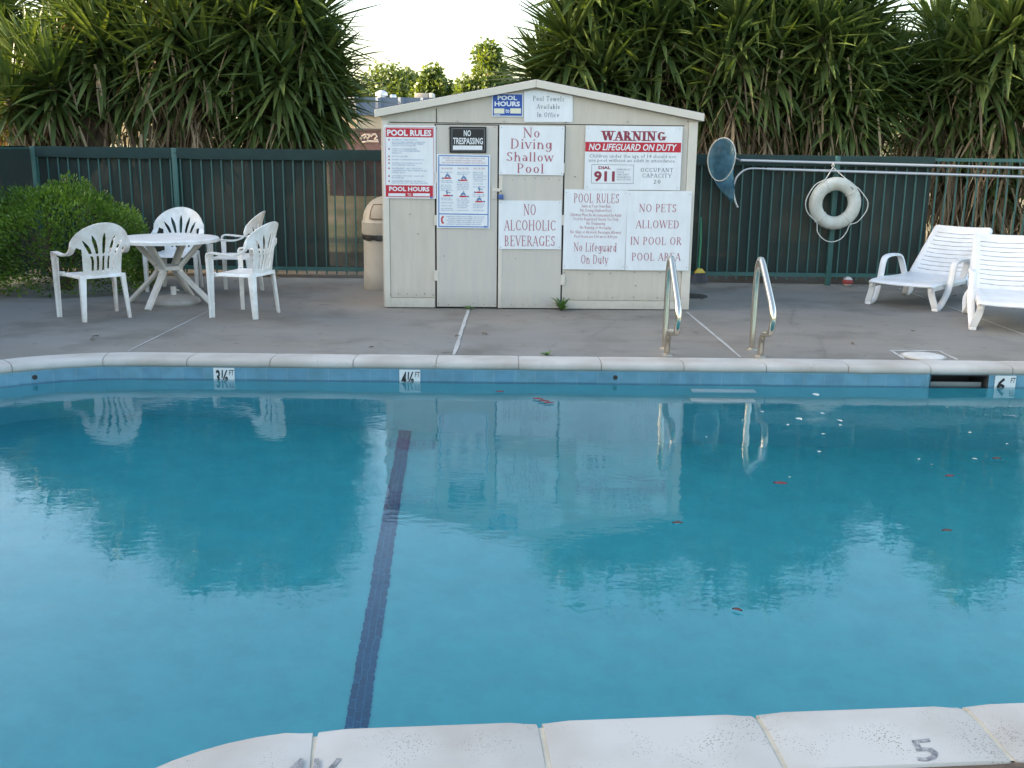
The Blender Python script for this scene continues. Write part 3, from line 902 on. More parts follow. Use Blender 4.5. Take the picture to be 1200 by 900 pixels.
# ------------------------------------------------------------------ signs
def sign(name, label, cat, rect, items, edge=None, face='sign', thick=.004, group='signs on the shed', screws=True, off=.025, poly=None):
    x0, y0, x1, y1 = rect
    D = off + thick
    def q(px, py): return S(px, py, D)
    ua, ub = q(x0, (y0 + y1) / 2)[0], q(x1, (y0 + y1) / 2)[0]
    za, zb = q((x0 + x1) / 2, y1)[1], q((x0 + x1) / 2, y0)[1]
    cu = (ua + ub) / 2
    names = [face]
    def mi_(m):
        if m not in names: names.append(m)
        return names.index(m)
    b = MB()
    if poly:
        pts = [(q(px, py)[0] - cu, q(px, py)[1] - za) for px, py in poly]
        n = len(pts)
        b.add([(x, -thick, z) for x, z in pts] + [(x, 0, z) for x, z in pts], [tuple(range(n)), tuple(reversed(range(n, 2 * n)))] + [(i, n + i, n + (i + 1) % n, (i + 1) % n) for i in range(n)])
    else:
        b.box(ua - cu, ub - cu, -thick, 0, 0, zb - za)
    if screws and not poly:
        gi = mi_('greyline'); wq, hq = ub - ua, zb - za
        for i in (.03, .97):
            for j in (.04, .96):
                b.lathe([(.004, 0), (.004, .002), (.002, .003)], n=8, mi=gi)
                b.v[-24:] = [(p[0] + (i - .5) * wq, -thick - p[2], p[1] + j * hq) for p in b.v[-24:]]
    for it in items:
        if it[0] == 'rect':
            _, a0, b0, a1, b1, m, lay = it
            p0 = q(a0, (b0 + b1) / 2); p1 = q(a1, (b0 + b1) / 2); zt = q((a0 + a1) / 2, b0)[1]; zq = q((a0 + a1) / 2, b1)[1]
            y = -thick - .0008 * lay
            vs_ = [(p0[0] - cu, y, zq - za), (p1[0] - cu, y, zq - za), (p1[0] - cu, y, zt - za), (p0[0] - cu, y, zt - za)]
            b.add(vs_, [(0, 1, 2, 3)], mi_(m))
        elif it[0] == 'poly':
            _, pts, m, lay = it
            vs_ = [(q(px, py)[0] - cu, -thick - .0008 * lay, q(px, py)[1] - za) for px, py in pts]
            b.add(vs_, [tuple(range(len(vs_)))], mi_(m))
        else:
            _, s, a0, b0, a1, b1, m, style, lay = it
            zz = None
            if style == 'serif': v2, f2, zz = serif_verts(s, .115, .045)
            elif style == 'serifbold': v2, f2, zz = serif_verts(s, .26, .10, .10)
            elif style == 'seriflight': v2, f2, zz = serif_verts(s, .11, .06, .14)
            elif style == 'bold': v2, f2 = text_verts(s, .022)
            elif style == 'heavy': v2, f2 = text_verts(s, .04)
            elif style == 'boldital': v2, f2 = text_verts(s, .022, .22)
            else: v2, f2 = text_verts(s, 0, res=1)
            xs_ = [p[0] for p in v2]; ys_ = [p[1] for p in v2]
            mnx, mxx = min(xs_), max(xs_)
            if zz is not None: mny, mxy = 0.0, 1.0
            else:
                up = s.upper() == s
                mny, mxy = (min(ys_), max(ys_)) if up else (0.0, max(ys_))
            p0 = q(a0, (b0 + b1) / 2); p1 = q(a1, (b0 + b1) / 2); zt = q((a0 + a1) / 2, b0)[1] - za; zq = q((a0 + a1) / 2, b1)[1] - za
            sx = (p1[0] - p0[0]) / (mxx - mnx); sy = (zt - zq) / (mxy - mny)
            vs_ = [(p0[0] - cu + (x - mnx) * sx, -thick - .0008 * lay - (.00012 * zz[i] if zz else 0), zq + (y - mny) * sy) for i, (x, y) in enumerate(v2)]
            b.add(vs_, f2, mi_(m))
    root = b.build(name, [MT[n] for n in names], smooth=False)
    root.location = SA + su * cu + sn * off + Vector((0, 0, za)); root.rotation_euler = (0, radians(random.uniform(-.35, .35)), SROT)
    return tag(root, label, cat, group)

T = lambda s, x0, y0, x1, y1, m='faded', st='serif', lay=1: ('text', s, x0, y0, x1, y1, m, st, lay)
R = lambda x0, y0, x1, y1, m, lay=1: ('rect', x0, y0, x1, y1, m, lay)
def frame(x0, y0, x1, y1, wd, m, lay=1):
    return [R(x0, y0, x1, y0 + wd, m, lay), R(x0, y1 - wd, x1, y1, m, lay), R(x0, y0 + wd, x0 + wd, y1 - wd, m, lay), R(x1 - wd, y0 + wd, x1, y1 - wd, m, lay)]

sign('no_diving_sign', 'white sign reading No Diving Shallow Pool on the right door', 'sign', (585, 147.5, 661, 205), [
    T('No', 612.4, 149.8, 632, 161), T('Diving', 598.4, 163, 646.3, 174.3), T('Shallow', 593.7, 178.5, 649.3, 189), T('Pool', 606, 191.8, 637, 202.7)])
sign('no_alcohol_sign', 'white sign reading No Alcoholic Beverages below the padlock', 'sign', (584.6, 235, 658, 292), [
    T('NO', 613.6, 239.4, 628, 252), T('ALCOHOLIC', 590.5, 258.1, 651, 270), T('BEVERAGES', 591.5, 276.4, 650, 288.2)])
rows = [('Swim at Your Own Risk', 681.4, 715.4, 241.6), ('No Diving Shallow Pool', 679.8, 716, 246.6), ('Children Must Be Accompanied by Adult', 668, 728, 252), ('Pool for Registered Guests Use Only', 672, 724.4, 256.7),
        ('No Trespassing', 687, 709, 261.8), ('No Running or Horseplay', 679.4, 716, 266.7), ('No Glass or Alcoholic Beverages Allowed', 668.2, 727.4, 272), ('Pool Hours are 9:00 am to 8:00 pm', 673, 723, 277.2)]
sign('pool_rules_sign', 'white sign with Pool Rules and No Lifeguard On Duty in maroon serif letters', 'sign', (660.4, 222.2, 733.6, 316), [
    T('POOL RULES', 672.4, 227, 725, 237.6), T('No Lifeguard', 672, 284.6, 722.5, 294.6), T('On Duty', 681, 298.8, 713, 309)]
    + [T(s, a, y - 1.9, b, y + 1.7, 'faded', 'sans') for s, a, b, y in rows])
sign('no_pets_sign', 'white sign reading No Pets Allowed In Pool Or Pool Area', 'sign', (734.2, 223.6, 809, 317), [
    T('NO PETS', 749, 239.2, 792.6, 248.4), T('ALLOWED', 745, 258.4, 795.6, 267.3), T('IN POOL OR', 739.2, 277.8, 799.4, 286.8), T('POOL AREA', 740.6, 296.4, 798, 305.4)], off=.0265)
sign('warning_sign', 'white Warning sign with red No Lifeguard band and 911 box', 'sign', (685.5, 147.6, 798.6, 222.6), [
    T('WARNING', 704, 154.2, 781.4, 164.6, 'maroon', 'serifbold'), R(686, 166.8, 798.2, 178.2, 'red'),
    T('NO LIFEGUARD ON DUTY', 690, 168.6, 793.4, 176.6, 'sign', 'boldital', 2),
    T('Children under the age of 14 should not', 690.6, 180.8, 792.4, 185, 'greyline', 'sans'), T('use pool without an adult in attendance.', 690, 186, 791.8, 190, 'greyline', 'sans'),
    T('DIAL', 701.4, 194.6, 715.6, 198.2, 'maroon', 'heavy'), T('911', 696, 200.4, 720.4, 213, 'maroon', 'heavy'),
    T('OCCUPANT', 751, 197, 788.8, 201.6, 'ink', 'seriflight'), T('CAPACITY', 753, 203.6, 787, 208.2, 'ink', 'seriflight'), T('20', 766, 210.8, 773.8, 215.2, 'ink', 'seriflight')]
    + [T(s, 723, y, x, y + 2.0, 'greyline', 'sans') for s, x, y in (('EMERGENCY', 739, 197.6), ('POLICE', 731, 200.6), ('FIRE DEPT', 737, 203.6), ('PARAMEDICS', 739, 206.6), ('RESCUE UNIT', 739.6, 209.4))]
    + frame(693, 192.8, 742.6, 215, .5, 'greyline'), off=.0275)
sign('pool_towels_sign', 'white sign reading Pool Towels Available In Office under the roof peak', 'sign', (614, 107, 671, 143), [
    T('Pool Towels', 624.7, 112.8, 660.6, 118.5, 'ink', 'seriflight'), T('Available', 629, 122.2, 656, 127.5, 'ink', 'seriflight'), T('In Office', 629.6, 131.8, 655, 137.2, 'ink', 'seriflight')],
    off=.006, poly=[(614, 143), (671, 143), (671, 111.6), (628, 105.6), (614, 107.6)])
sign('pool_hours_sign', 'small blue Pool Hours sign with cream boxes under the gable', 'sign', (576.4, 109.4, 613, 136.6), [
    R(577.6, 110.4, 612, 135.6, 'blue'), T('POOL', 583.2, 112, 606, 117.4, 'sign', 'heavy', 2), T('HOURS', 579.6, 118.8, 609.4, 124.6, 'sign', 'heavy', 2),
    R(578.8, 127, 591, 133, 'cream', 2), R(598, 127, 610.6, 133, 'cream', 2), T('to', 592.2, 127.6, 597, 132, 'sign', 'bold', 2), R(579, 134.2, 586, 135, 'sign', 2)], off=.0055, screws=False)
sign('no_trespassing_sign', 'small black No Trespassing sign above the blue framed poster', 'sign', (526.8, 148.4, 570, 179.2), 
    frame(529.4, 150.6, 568, 177, .6, 'greyline') + [T('NO', 543.6, 152.4, 552, 159.8, 'sign', 'bold'), T('TRESPASSING', 531, 161.4, 566, 169.2, 'sign', 'bold'), R(530.8, 170.6, 565.2, 175.6, 'sign')],
    face='black', screws=False)
# red and white pool rules poster
items = frame(451.4, 149, 508.6, 231.2, .5, 'red') + [R(452.2, 150.2, 507.4, 160.8, 'red'), T('POOL RULES', 453.6, 152, 505.6, 159.4, 'sign', 'heavy', 2),
    R(452.2, 217.2, 507.4, 230.4, 'red'), T('POOL HOURS', 456, 218.8, 503.2, 224.2, 'sign', 'heavy', 2), R(455.2, 226.6, 475, 229.8, 'sign', 2), R(484, 226.6, 503.6, 229.8, 'sign', 2), T('TO', 477.4, 226.6, 482, 229.6, 'sign', 'bold', 2)]
para = [(163.8, 'ALL PERSONS USING THIS POOL', 489.5), (166.7, 'DO SO AT THEIR OWN RISK. OWNERS AND', 498.5), (168.7, 'MANAGEMENT ARE NOT RESPONSIBLE', 496), (171, 'FOR ACCIDENTS OR INJURIES.', 488),
        (174.7, 'THIS POOL IS FOR REGISTERED', 489), (177, 'GUESTS ONLY WITH MANAGEMENT', 492.5), (179.4, 'PERMISSION.', 471), (183.3, 'NO FOOD ALLOWED.', 478.5), (187.2, 'NO PERSON UNDER INFLUENCE IN POOL.', 497.5),
        (191.3, 'RUNNING OR HORSEPLAY IN POOL', 495), (193.6, 'IS NOT PERMITTED AT ANY TIME.', 486.5), (197.4, 'IN EMERGENCY CALL OFFICE FOR', 494), (199.9, 'CHILDREN MUST BE ATTENDED AT ALL', 500.8), (202.2, 'TIMES BY ADULT.', 476), (206.4, 'SHOWERS, PETS AND GLASS ARE', 497), (208.4, 'NOT ALLOWED HERE.', 473.5),
        (212.4, 'MANAGEMENT RESERVES THE RIGHT TO', 498), (214.7, 'DENY USE OF POOL TO ANYONE AT ANY TIME.', 501.4)]
for y, s, x1 in para: items.append(T(s, 459.4, y - .85, x1, y + .75, 'inkblue', 'sans'))
for y in (163.8, 174.7, 183.3, 187.2, 191.3, 197.4, 206.4, 212.4): items.append(R(455, y - 1, 456.8, y + .8, 'faded'))
items.append(R(504, 230.7, 507, 232.4, 'midblue', 2))
sign('pool_rules_poster', 'tall white poster with red Pool Rules and Pool Hours bands', 'poster', (450.2, 147, 510.8, 232.6), items, screws=False, off=.019)
# first aid poster
it = frame(513.6, 182.2, 572.6, 266.2, 1.1, 'midblue') + [R(514.7, 193.2, 571.5, 194.3, 'midblue'), R(514.7, 250.4, 571.5, 251.5, 'midblue')]
for k, (s, a, b_) in enumerate((('IN CASE OF ALL ACCIDENTS CALL FOR HELP AT ONCE', 519, 568), ('ARTIFICIAL RESPIRATION AND PULSE CHECK', 522, 565), ('KEEP CALM AND BEGIN RESCUE BREATHING RIGHT AWAY', 518, 569))):
    it.append(T(s, a, 184.6 + k * 2.7, b_, 186.3 + k * 2.7, 'faded', 'sans'))
rr = random.Random(4)
words_ = ['TILT HEAD BACK', 'CHECK BREATHING', 'GIVE TWO BREATHS', 'PINCH NOSE SHUT', 'SEAL MOUTH', 'CHECK PULSE', 'CALL FOR HELP', 'LIFT THE CHIN', 'PUSH ON CHEST', 'REPEAT CYCLE']
cols_ = [(516.5, 531.5), (535.5, 550.5), (554, 569.5)]
picts = {(0, 206.5), (0, 227), (1, 209), (1, 228), (2, 223), (2, 234)}
for c, (a, b_) in enumerate(cols_):
    it.append(T('RESCUE STEPS', a + 1, 196.6, b_ - 1, 198.4, 'faded', 'sans')); y = 201.5
    while y < 248:
        near = [p for p in picts if p[0] == c and abs(p[1] - y) < 4.2]
        if near: y = near[0][1] + 4.6; continue
        it.append(T(rr.choice(words_), a, y, b_ - rr.uniform(0, 4), y + 1.3, 'inkblue', 'sans')); y += rr.choice((2.0, 2.0, 3.4))
for k, (c, y) in enumerate(sorted(picts)):
    a, b_ = cols_[c]; m = (a + b_) / 2; f_ = -1 if k % 2 else 1
    circ = lambda x, y0, r: ('poly', [(x + r * cos(q * pi / 4), y0 + r * sin(q * pi / 4)) for q in range(8)], 'inkblue', 2)
    it.append(('poly', [(m - 5.2, y + 2.0), (m - 1, y + 1.2), (m + 4.6, y + 1.7), (m + 5, y + 2.9), (m - 1, y + 3.2), (m - 5, y + 3)], 'red', 1))
    it.append(circ(m - 5.6 * f_, y + 2.2, 1.1))
    if k in (1, 4): it.append(('poly', [(m - 2, y - 3), (m - .4, y - 3.4), (m + 1, y + .6), (m - .4, y + .8)], 'inkblue', 1)); it.append(('poly', [(m - .8, y - 2.6), (m + 4, y - 1.4), (m + 3.8, y - .6), (m - .6, y - 1.4)], 'inkblue', 1))
    else: it.append(('poly', [(m + (-1 + d0) * f_, y + d1) for d0, d1 in ((0, -2.6), (2, -2.8), (4.4, -.2), (4.6, 1.4), (2.4, 1.2), (1.6, -.2), (-1.4, 1.4), (-2, .8))], 'inkblue', 1))
    it.append(circ(m - .2 * f_, y - 3.9, .7))
it.append(('poly', [(520, 253.2), (518, 253.4), (516.8, 256), (516.8, 259.5), (518, 262), (520, 262.3), (520, 260.4), (518.9, 259.8), (518.6, 257.6), (518.9, 255.6), (520, 255)], 'red', 1))
for k, y in enumerate((253.4, 255.6, 257.8, 260, 262.2)): it.append(T('EMERGENCY TELEPHONE NUMBERS AND ADDRESS', 523 + (k % 2) * 2, y, 568 - k, y + 1.3, 'inkblue', 'sans'))
it.append(R(567, 264.8, 570.5, 266.6, 'midblue', 2))
sign('first_aid_poster', 'white first aid poster with blue frame on the left door', 'poster', (511.8, 181, 574.2, 267.4), it, screws=False, off=.0235)

# ------------------------------------------------------------------ fence
screen = bpy.data.materials.new('privacy_screen'); screen.use_nodes = True
_t = screen.node_tree; _b = _t.nodes['Principled BSDF']; _b.inputs['Base Color'].default_value = (.019, .033, .029, 1); _b.inputs['Roughness'].default_value = .8
_tr = _t.nodes.new('ShaderNodeBsdfTransparent'); _mx = _t.nodes.new('ShaderNodeMixShader')
_tc = _t.nodes.new('ShaderNodeTexCoord'); _n = _t.nodes.new('ShaderNodeTexNoise'); _n.inputs['Scale'].default_value = 2.5; _n.inputs['Detail'].default_value = 5
_mr = _t.nodes.new('ShaderNodeMapRange'); _mr.inputs[1].default_value = .3; _mr.inputs[2].default_value = .75; _mr.inputs[3].default_value = .005; _mr.inputs[4].default_value = .03
_t.links.new(_tc.outputs['Object'], _n.inputs[0]); _t.links.new(_n.outputs['Fac'], _mr.inputs[0]); _t.links.new(_mr.outputs[0], _mx.inputs[0])
_t.links.new(_b.outputs[0], _mx.inputs[1]); _t.links.new(_tr.outputs[0], _mx.inputs[2]); _t.links.new(_mx.outputs[0], _t.nodes['Material Output'].inputs[0])
MT['screen'] = screen
MT['thin_screen'] = screen.copy(); MT['thin_screen'].name = 'worn_privacy_screen'
for _q in MT['thin_screen'].node_tree.nodes:
    if _q.type == 'MAP_RANGE': _q.inputs[3].default_value = .08; _q.inputs[4].default_value = .30
MT['band'] = mat('screen_hem', lin(32, 60, 58), .8, var=.3, vscale=3)
FH = 1.52
def fence_run(root, x0, x1, screened, post_xs):
    """a straight run along local x; the pool side is -y"""
    b = MB(); b.box(x0, x1, -.018, .018, FH - .04, FH); b.build('rail', MT['fence'], root, smooth=False)
    b = MB(); b.box(x0, x1, -.018, .018, .10, .145); b.build('rail', MT['fence'], root, smooth=False)
    b = MB(); n = int((x1 - x0) / .121)
    for i in range(n + 1):
        x = x0 + .121 * i + .04
        if x > x1: break
        lean = random.uniform(-.004, .004)
        b.bar((x, -.0, .06), (x + lean, 0, FH - .02), .016, .016, up=(0, 1, 0))
    b.build('pickets', MT['fence'], root, smooth=False)
    for x in post_xs:
        p = MB(); p.box(x - .03, x + .03, -.032, .032, 0, FH + .01); p.build('post', MT['fence'], root, bevel=.004)
    if screened:
        s0, s1 = screened[0], screened[-1]
        nz_ = 6
        for q, (a0, a1) in enumerate(zip(screened, screened[1:])):
          n = max(2, int((a1 - a0) / .25)); b = MB(); v = []; f = []
          for i in range(n + 1):
            for j in range(nz_ + 1):
                v.append((a0 + (a1 - a0) * i / n, .030 + .010 * noise.noise((i * .6, j * .5, 1.3)), .12 + (FH - .14) * j / nz_))
          for i in range(n):
            for j in range(nz_): f.append((i * (nz_ + 1) + j, (i + 1) * (nz_ + 1) + j, (i + 1) * (nz_ + 1) + j + 1, i * (nz_ + 1) + j + 1))
          b.add(v, f); b.build('privacy_screen', MT['thin_screen' if q == 1 else 'screen'], root)
        b = MB(); v = []; f = []
        m = max(2, int((s1 - s0) / .1))
        for i in range(m + 1):
            x = s0 + (s1 - s0) * i / m; sag = .006 * noise.noise((x * 2.1, 0, 0)) + .004 * noise.noise((x * 7, 3, 0))
            v += [(x, .028, FH + .012 + sag * .5), (x, -.026, FH + .012 + sag * .5), (x, -.030 - sag, FH - .05), (x, -.026, FH - .115 + sag * 1.6)]
        for i in range(m):
            for j in range(3): f.append((i * 4 + j, (i + 1) * 4 + j, (i + 1) * 4 + j + 1, i * 4 + j + 1))
        b.add(v, f); b.build('screen_hem', MT['band'], root, angle=80)
post1 = VY(212, 300, FENCE_Y).x; post2 = VY(972, 300, FENCE_Y).x
PS = (post2 - post1) / 3
fence_b = thing('fence', 'green metal picket fence with dark privacy screen behind the shed', 'fence', (0, FENCE_Y, 0))
scr_end = VY(1089, 240, FENCE_Y).x
fence_run(fence_b, CORNER_X, post2 + PS * 1.6, (CORNER_X, VY(384, 250, FENCE_Y).x, VY(560, 250, FENCE_Y).x, scr_end), [CORNER_X, post1, post1 + PS, post1 + 2 * PS, post2, post2 + PS])
fence_l = thing('fence', 'short run of screened green fence turning towards the pool behind the shrub', 'fence', (CORNER_X - .03, FENCE_Y - .05, 0), -pi / 2)
fence_run(fence_l, .02, 5.42, (.02, 5.42), [2.7, 5.39])

# ------------------------------------------------------------------ white plastic armchairs
def make_chair(name, label, m):
    root = thing(name, label, 'chair', group='plastic armchairs round the table')
    # seat: dished slab with a rolled front edge; faces -y
    def fseat(s, t):
        hw = .235 - .03 * (t + .22) / .44
        dx, dy = abs(s) - hw + .05, abs(t) - .215 + .05
        return sqrt(max(dx, 0) ** 2 + max(dy, 0) ** 2) + min(max(dx, dy), 0) - .05
    def mseat(s, t):
        e = -fseat(s, t)
        rim = max(0, .022 - e) / .022
        return (s, t, .415 - .012 * (1 - (s / .23) ** 2) * (1 - ((t) / .22) ** 2) - .028 * rim ** 2 - .012 * max(0, -t - .12) / .1)
    sheet(fseat, -.25, .25, -.23, .23, .0125, mseat, .007).build('seat', m, root, angle=60)
    # fan back
    def fback(s, t):
        a = abs(s)
        # arch outside
        if t > .27: arch = sqrt((a / .275) ** 2 + ((t - .27) / .235) ** 2) - 1; arch *= .24
        else: arch = max(a - .275, .262 - t)
        panel = max(a - (.172 + .05 * max(0, t - .05)), t - .42)
        d = min(arch, panel)
        # openings between the panel and the hoop
        if t < .305:
            hx0 = .182 + .05 * max(0, t - .05); hx1 = .225
            top = .262 + .03 * (a - hx0) / .05
            hl = max(hx0 - a, a - hx1, t - top)
            if t < .40: d = max(d, -hl)
        # slots
        for i in range(-2, 3):
            q = max(0, t - .14)
            c = i * (.046 + .62 * q * q + .02 * q * 4)
            top = .415 - .022 * abs(i) ** 1.6; bot = .045 + .004 * abs(i)
            hw = .0105 if t < .2 else .0105 + .006 * sin(min(1, (t - .2) / (top - .2)) * pi * .75)
            if t > top - .06: hw *= max(0.02, (top - t) / .06) ** .6 if t < top else 0.02
            sl = max(abs(s - c) - hw, t - top, bot - t)
            bar_ = abs(t - .205) - .009
            d = max(d, -max(sl, -bar_))
        return d
    def mback(s, t):
        y = .195 + .21 * t + .10 * t * t - (.55 + .9 * max(0, min(1, t / .35))) * s * s
        return (s, y, .40 + t * .965)
    sheet(fback, -.285, .285, 0, .515, .0062, mback, .009).build('backrest', m, root, angle=50)
    # arms run from the hoop forward, then turn down into the front legs
    for sg in (-1, 1):
        p0 = Vector(mback(.2495 * sg, .325)); p1 = Vector(mback(.2505 * sg, .27))
        path = smooth_path([p0, p1, Vector((.257 * sg, .135, .616)), Vector((.268 * sg, .06, .592)), Vector((.277 * sg, -.03, .592)), Vector((.280 * sg, -.11, .600)), Vector((.278 * sg, -.185, .603)), Vector((.272 * sg, -.215, .585)), Vector((.270 * sg, -.222, .53))], 5)
        MB().sweep(path, lambda t: [(a * (.0245 + .004 * sin(t * pi)), b) for a, b in ((-1, -.009), (1, -.009), (1.05, 0), (.9, .008), (-.9, .008), (-1.05, 0))], (1, 0, 0)).build('arm', m, root, angle=50)
        b = MB()
        b.bar((.270 * sg, -.218, .56), (.272 * sg, -.215, 0), .048, .024, .034, .018, up=(0, 1, 0))
        b.bar((.251 * sg, -.198, .555), (.258 * sg, -.199, 0), .012, .05, .010, .034, up=(0, 1, 0))
        b.bar((.258 * sg, -.206, .40), (.19 * sg, -.19, .405), .012, .05, .012, .03, up=(0, 0, 1))
        b.build('leg', m, root, bevel=.004)
        b = MB()
        b.bar((.180 * sg, .195, .415), (.208 * sg, .228, 0), .055, .022, .036, .016, up=(.35 * sg, 1, 0))
        b.bar((.201 * sg, .174, .405), (.220 * sg, .211, 0), .012, .05, .010, .032, up=(0, 1, 0))
        b.build('leg', m, root, bevel=.004)
    return root
ch = make_chair('plastic_armchair', 'white fan back plastic armchair turned away beside the green shrub, its back stained', MT['old_plastic'])
def put(o, x, y, deg):
    o.location = (x, y, 0); o.rotation_euler = (0, 0, radians(deg + 90))
put(ch, -3.86, 9.41, 134)
chair_r = make_chair('plastic_armchair', 'front one of two white plastic armchairs to the right of the table', MT['white_plastic'])
put(chair_r, -2.53, 9.64, 163)
o = dup(chair_r, (-3.0, 11.1, 0), radians(180 + 90), 'white plastic armchair behind the other chair at the right of the table')
o = dup(chair_r, (-3.72, 11.3, 0), radians(272 + 90), 'white plastic armchair on the far side of the table, facing the pool')

# ------------------------------------------------------------------ round table and umbrella base
tp = Vector((-3.46, 10.27, 0))
tb = thing('round_table', 'round white plastic garden table with splayed crossing legs', 'table', tp, radians(-10))
RT = .505; TZ = .94
b = MB(); b.lathe([(.024, .684), (.10, .684), (RT - .03, .682), (RT - .012, .668), (RT - .004, .668), (RT, .70), (RT - .008, .709), (RT - .03, .712), (.10, .715), (.026, .715)], n=56); b.v = [(x, y, z * TZ) for x, y, z in b.v]
b.build('tabletop', MT['white_plastic'], tb, angle=50)
for k in range(4):
    a = k * pi / 2
    path = smooth_path([Vector((r * cos(a), r * sin(a), z)) for r, z in ((.37, .683), (.26, .56), (.135, .42), (.12, .355), (.20, .26), (.34, .12), (.455, 0.0))], 4)
    b = MB(); b.sweep(path, lambda t: [(-.034 + .008 * t, -.020), (.034 - .008 * t, -.020), (.040 - .008 * t, .008), (.018, .022), (-.018, .022), (-.040 + .008 * t, .008)], (-sin(a), cos(a), 0))
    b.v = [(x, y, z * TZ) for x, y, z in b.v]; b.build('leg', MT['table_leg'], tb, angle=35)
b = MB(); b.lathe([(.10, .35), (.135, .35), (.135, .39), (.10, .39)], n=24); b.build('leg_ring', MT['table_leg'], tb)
ub_ = thing('umbrella_base', 'round pale grey umbrella base on the deck under the table', 'umbrella base', tp + Vector((.02, .04, 0)))
b = MB(); b.lathe([(.005, 0), (.255, 0), (.262, .02), (.25, .045), (.20, .066), (.10, .082), (.03, .088), (.005, .088)], n=40); b.build('base_dome', mat('concrete_base', (.36, .34, .31), .8, var=.2, vscale=8), ub_)
b = MB(); b.lathe([(.022, .085), (.028, .085), (.028, .17), (.022, .17)], n=16); b.build('tube_socket', MT['white_plastic'], ub_)
b = MB(); b.tube([(.03, -.0, .135), (.055, -.01, .135)], .009, 8); b.build('clamp_knob', MT['table_leg'], ub_)

# ------------------------------------------------------------------ litter bin
bp_ = P(453, 337.5)
bn = thing('trash_bin', 'beige dome lidded trash bin half hidden behind the shed', 'bin', bp_, radians(8))
beige = mat('bin_beige', lin(158, 151, 138), .55, var=.12, vscale=5)
RB = .255
b = MB(); b.lathe([(.01, 0), (RB * .98, 0), (RB, .02), (RB, .20), (RB * .985, .205), (RB * .975, .60), (.01, .60)], n=36); b.build('bin_body', beige, bn)
b = MB(); n = 48
v = []; f = []
for i in range(n):
    a = 2 * pi * i / n; r = RB * 1.01; zz = .575 + .02 * sin(3 * a) - .05 * max(0, cos(a + .9)) + .01 * sin(11 * a)
    v += [(r * .99 * cos(a), r * .99 * sin(a), .64), (r * 1.02 * cos(a), r * 1.02 * sin(a), .62), (r * cos(a) * 1.01, r * sin(a) * 1.01, zz)]
for i in range(n):
    for j in range(2): f.append((3 * i + j, 3 * ((i + 1) % n) + j, 3 * ((i + 1) % n) + j + 1, 3 * i + j + 1))
b.add(v, f); b.build('bin_liner', mat('black_liner', (.012, .012, .013), .35), bn)
b = MB(); b.lathe([(.01, .615), (RB * 1.03, .615), (RB * 1.05, .64), (RB * 1.05, .75), (RB * .99, .775)] + [(RB * .99 * cos(q * pi / 16), .775 + .26 * sin(q * pi / 16)) for q in range(1, 8)] + [(.01, 1.036)], n=36)
ld_ = b.build('bin_lid', beige, bn, angle=30)
b = MB()
def lidp(a, z):
    r = RB * .99 * sqrt(max(0, 1 - ((z - .775) / .26) ** 2)) + .006
    return (r * cos(a), r * sin(a), z)
v = []; f = []
for i in range(7):
    a = -pi / 2 - .72 + 1.44 * i / 6
    for j in range(5): v.append(lidp(a, .80 + .145 * j / 4))
for i in range(6):
    for j in range(4): f.append((i * 5 + j, (i + 1) * 5 + j, (i + 1) * 5 + j + 1, i * 5 + j + 1))
b.add(v, f); fl = b.build('flap', mat('bin_flap', lin(150, 140, 124), .5), ld_)
edge = [lidp(-pi / 2 - .75 + 1.5 * i / 8, .797) for i in range(9)] + [lidp(-pi / 2 + .75, .80 + .15 * j / 4) for j in range(1, 5)] + [lidp(-pi / 2 + .75 - 1.5 * i / 8, .95) for i in range(1, 9)] + [lidp(-pi / 2 - .75, .95 - .15 * j / 4) for j in range(1, 4)]
b = MB(); b.tube(edge, .006, 6, closed=True); b.build('flap_rim', mat('bin_rim', lin(116, 94, 66), .6), ld_)

# ------------------------------------------------------------------ figure-four grab rails
def grab_rail(px, rear, front, label):
    a, c = P(*rear), P(*front)
    root = thing('grab_rail', label, 'grab rail', Vector((a.x, a.y, 0)), group='grab rails at the pool edge')
    y = lambda d: -d
    L = lambda dy, z, dx=0: Vector((dx, -dy, z))
    k = c.x - a.x
    fy = a.y - c.y
    pts = [L(0, -.02), L(0, .20), L(.0, .46), L(.012, .60), L(.04, .692), L(.085, .738), L(.135, .742), L(.185, .715), L(.30, .632), L(.46, .515), L(.565, .43), L(.60, .37), L(.60, .31), L(.575, .255), L(.52, .222), L(fy + .17, .212), L(fy + .08, .195), L(fy + .022, .15), L(fy, .08), L(fy, -.02)]
    pts = [p + Vector((k * min(1, -p.y / max(fy, .01)) if p.z < .22 and p.y < -.01 else 0, 0, 0)) for p in pts]
    b = MB(); b.tube(smooth_path(pts, 5), .0245, 16); b.build('rail_tube', MT['steel'], root, angle=80)
    for dy, dx in ((0, 0), (fy, k)):
        b = MB(); b.lathe([(.025, .001), (.048, .001), (.047, .006), (.034, .012), (.0255, .014)], (dx, -dy, 0), n=24); b.build('escutcheon', mat('dull_steel', (.42, .39, .34), .4, metal=1) if 'dull_steel' not in bpy.data.materials else bpy.data.materials['dull_steel'], root)
    return root
grab_rail(779, (779, 408.5), (781.5, 416.0), 'left stainless steel grab rail in front of the No Pets sign')
grab_rail(881, (881, 409.5), (891, 418.0), 'right stainless steel grab rail in front of the dark fence')

